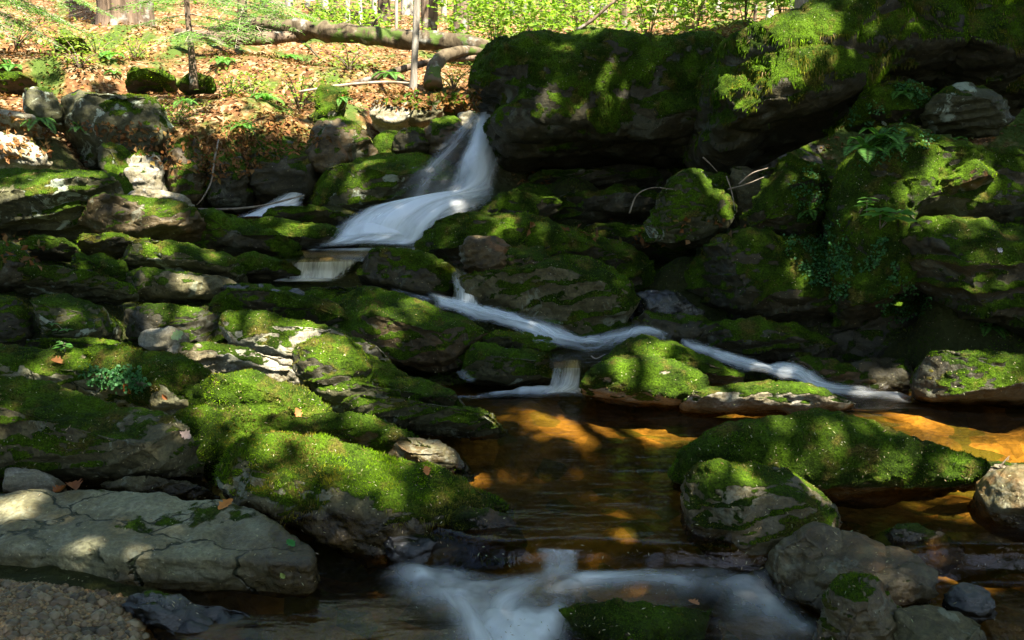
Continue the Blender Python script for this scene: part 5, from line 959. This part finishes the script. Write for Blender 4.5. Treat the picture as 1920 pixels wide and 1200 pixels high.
# needles and flecks caught on the rocks
s = Soup(); P, nn = scatter([(0,300),(900,420),(1900,220),(1919,1199),(0,1199)], 3400); ok = np.linalg.norm(P-C0, axis=1) < 9.5; ok &= ~((np.abs(P[:, 2]) < .02) | (np.abs(P[:, 2]-LOW) < .035)); P, nn = P[ok], nn[ok]; m = len(P)
s.leaves(P+nn*.006, np.cross(nn, RNG.normal(0, 1, (m, 3))), nn+RNG.normal(0, .2, (m, 3)), RNG.uniform(.006, .020, m), RNG.uniform(.002, .005, m), colmix(m, [.42, .36, .24], [.28, .17, .08], [.30, .34, .18]))
link('forest_debris', s.mesh('forest_debris'), M['litter'], None, 'pale fallen needles and flecks sprinkled over the rocks', 'debris', kind='stuff')
def big_leaf(label, u, v, L, col, curl=.35, yaw=0.):
    L *= .78
    P, nn, ob = hit(u, v)
    if P is None: return
    k = 9; V = []; Fc = []
    for i in range(k):
        t = i/(k-1); w = L*.34*math.sin(math.pi*min(t*.95+.04, 1))**.8*(1+.3*math.sin(t*22))
        for j in (-1, -.5, 0, .5, 1): V.append((t*L-L/2, w*j, abs(j)*w*curl+curl*L*.5*(t-.5)**2+.01))
    for i in range(k-1):
        for j in range(4): a = i*5+j; Fc.append((a, a+5, a+6, a+1))
    V = np.array(V); q = Vector(nn).to_track_quat('Z', 'X'); c, s_ = math.cos(yaw), math.sin(yaw)
    V = np.stack([V[:, 0]*c-V[:, 1]*s_, V[:, 0]*s_+V[:, 1]*c, V[:, 2]], 1); V = np.array([q @ Vector(x) for x in V])
    m = mkmesh('leaf', V, Fc); C = np.clip(np.array(col)*(1+.3*fbm(V, 60, 2, 3))[:, None], 0, 1); setattr_c(m, 'col', C)
    link('fallen_leaf', m, M['litter'] if col[0] > col[1] else M['leaf'], None, label, 'leaf', 'single leaves fallen on the rocks', loc=P)
OR = [.50, .14, .03]; BR = [.25, .09, .03]
for a in [('bright orange leaf on the near left shelf', 240, 726, .085, OR, .3, .3), ('curled brown leaf at the head of the near left shelf', 105, 682, .09, [.32, .14, .05], .9, 1.), ('orange leaf lying at the right end of the pale slab', 425, 950, .095, [.55, .22, .05], .4, -.4),
 ('crumpled red brown leaf at the back edge of the pale slab', 140, 920, .11, BR, 1., .2), ('second crumpled red brown leaf beside the knob on the pale slab', 115, 925, .09, [.30, .10, .03], 1., 1.2), ('small brown leaf on the shelf right of the orange leaf', 310, 742, .05, BR, .5, .5),
 ('pinkish leaf on the moss above the crack of the grey shelf', 345, 815, .08, [.45, .33, .28], .3, .8), ('orange brown leaf on the crest of the drooping moss ledge', 800, 885, .06, [.45, .18, .06], .6, .2), ('brown leaf on the mossy shelf behind the drooping moss ledge', 555, 775, .08, [.35, .14, .05], .5, .2),
 ('pale green leaf resting on the loaf shaped stone', 330, 628, .10, [.30, .42, .24], .3, 2.), ('fresh green leaf stuck at the wet end of the pale slab', 545, 1022, .06, [.06, .30, .05], .3, .5), ('small yellow leaf in the water beside the pale slab', 530, 1076, .035, [.45, .55, .15], .6, .5),
 ('yellow leaf on the mossy boulder left of the slim fall', 833, 496, .06, [.60, .52, .22], .3, .2), ('pale bluish flake on the face of the tilted wedge slab', 1873, 468, .05, [.45, .45, .55], .3, 1.), ('tan leaf on the mossy flat rock in the white water', 1300, 1136, .06, [.45, .2, .08], .6, .2),
 ('white scrap of leaf on the top edge of the right block', 1660, 228, .07, [.70, .72, .70], .4, .2)]:
    big_leaf(*a)
# pebbles of the gravel patch
def pebbles(name, label, poly, n, r0, r1, cols):
    P, nn = scatter(poly, n, ('ground', 'pool_water', 'gravel')); P[:, 2] = np.where(P[:, 2] < LOW+.02, ground_z(P[:, 0], P[:, 1]), P[:, 2]); t = (1+5**.5)/2
    iv = unit(np.array([(-1,t,0),(1,t,0),(-1,-t,0),(1,-t,0),(0,-1,t),(0,1,t),(0,-1,-t),(0,1,-t),(t,0,-1),(t,0,1),(-t,0,-1),(-t,0,1)], float))
    fi = np.array([(0,11,5),(0,5,1),(0,1,7),(0,7,10),(0,10,11),(1,5,9),(5,11,4),(11,10,2),(10,7,6),(7,1,8),(3,9,4),(3,4,2),(3,2,6),(3,6,8),(3,8,9),(4,9,5),(2,4,11),(6,2,10),(8,6,7),(9,8,1)])
    m = len(P); r = RNG.uniform(r0, r1, m)**1; V = iv[None]*(r[:, None]*RNG.uniform(.6, 1.2, (m, 3)))[:, None]*(1+RNG.normal(0, .12, (m, 12, 1))); V = V+P[:, None]+[0, 0, .003]
    Fc = (fi[None]+np.arange(m)[:, None, None]*12).reshape(-1, 3); me = mkmesh(name, V.reshape(-1, 3), Fc, True); setattr_c(me, 'col', np.repeat(colmix(m, *cols, j=.45), 12, 0))
    link(name, me, M['stonebits'], None, label, 'gravel', kind='stuff')
pebbles('gravel', 'bed of small brown and tan pebbles at the bottom left corner', [(-30,1088),(120,1100),(270,1125),(290,1170),(250,1230),(-30,1230)], 5200, .004, .013, ([.28, .15, .05], [.14, .09, .035], [.36, .27, .13], [.07, .04, .015]))
pebbles('stream_pebbles', 'larger brown and grey pebbles among the gravel at the bottom left', [(-30,1095),(110,1105),(290,1130),(330,1190),(250,1230),(-30,1230)], 260, .012, .03, ([.20, .115, .05], [.14, .12, .07], [.28, .22, .12], [.07, .045, .02]))
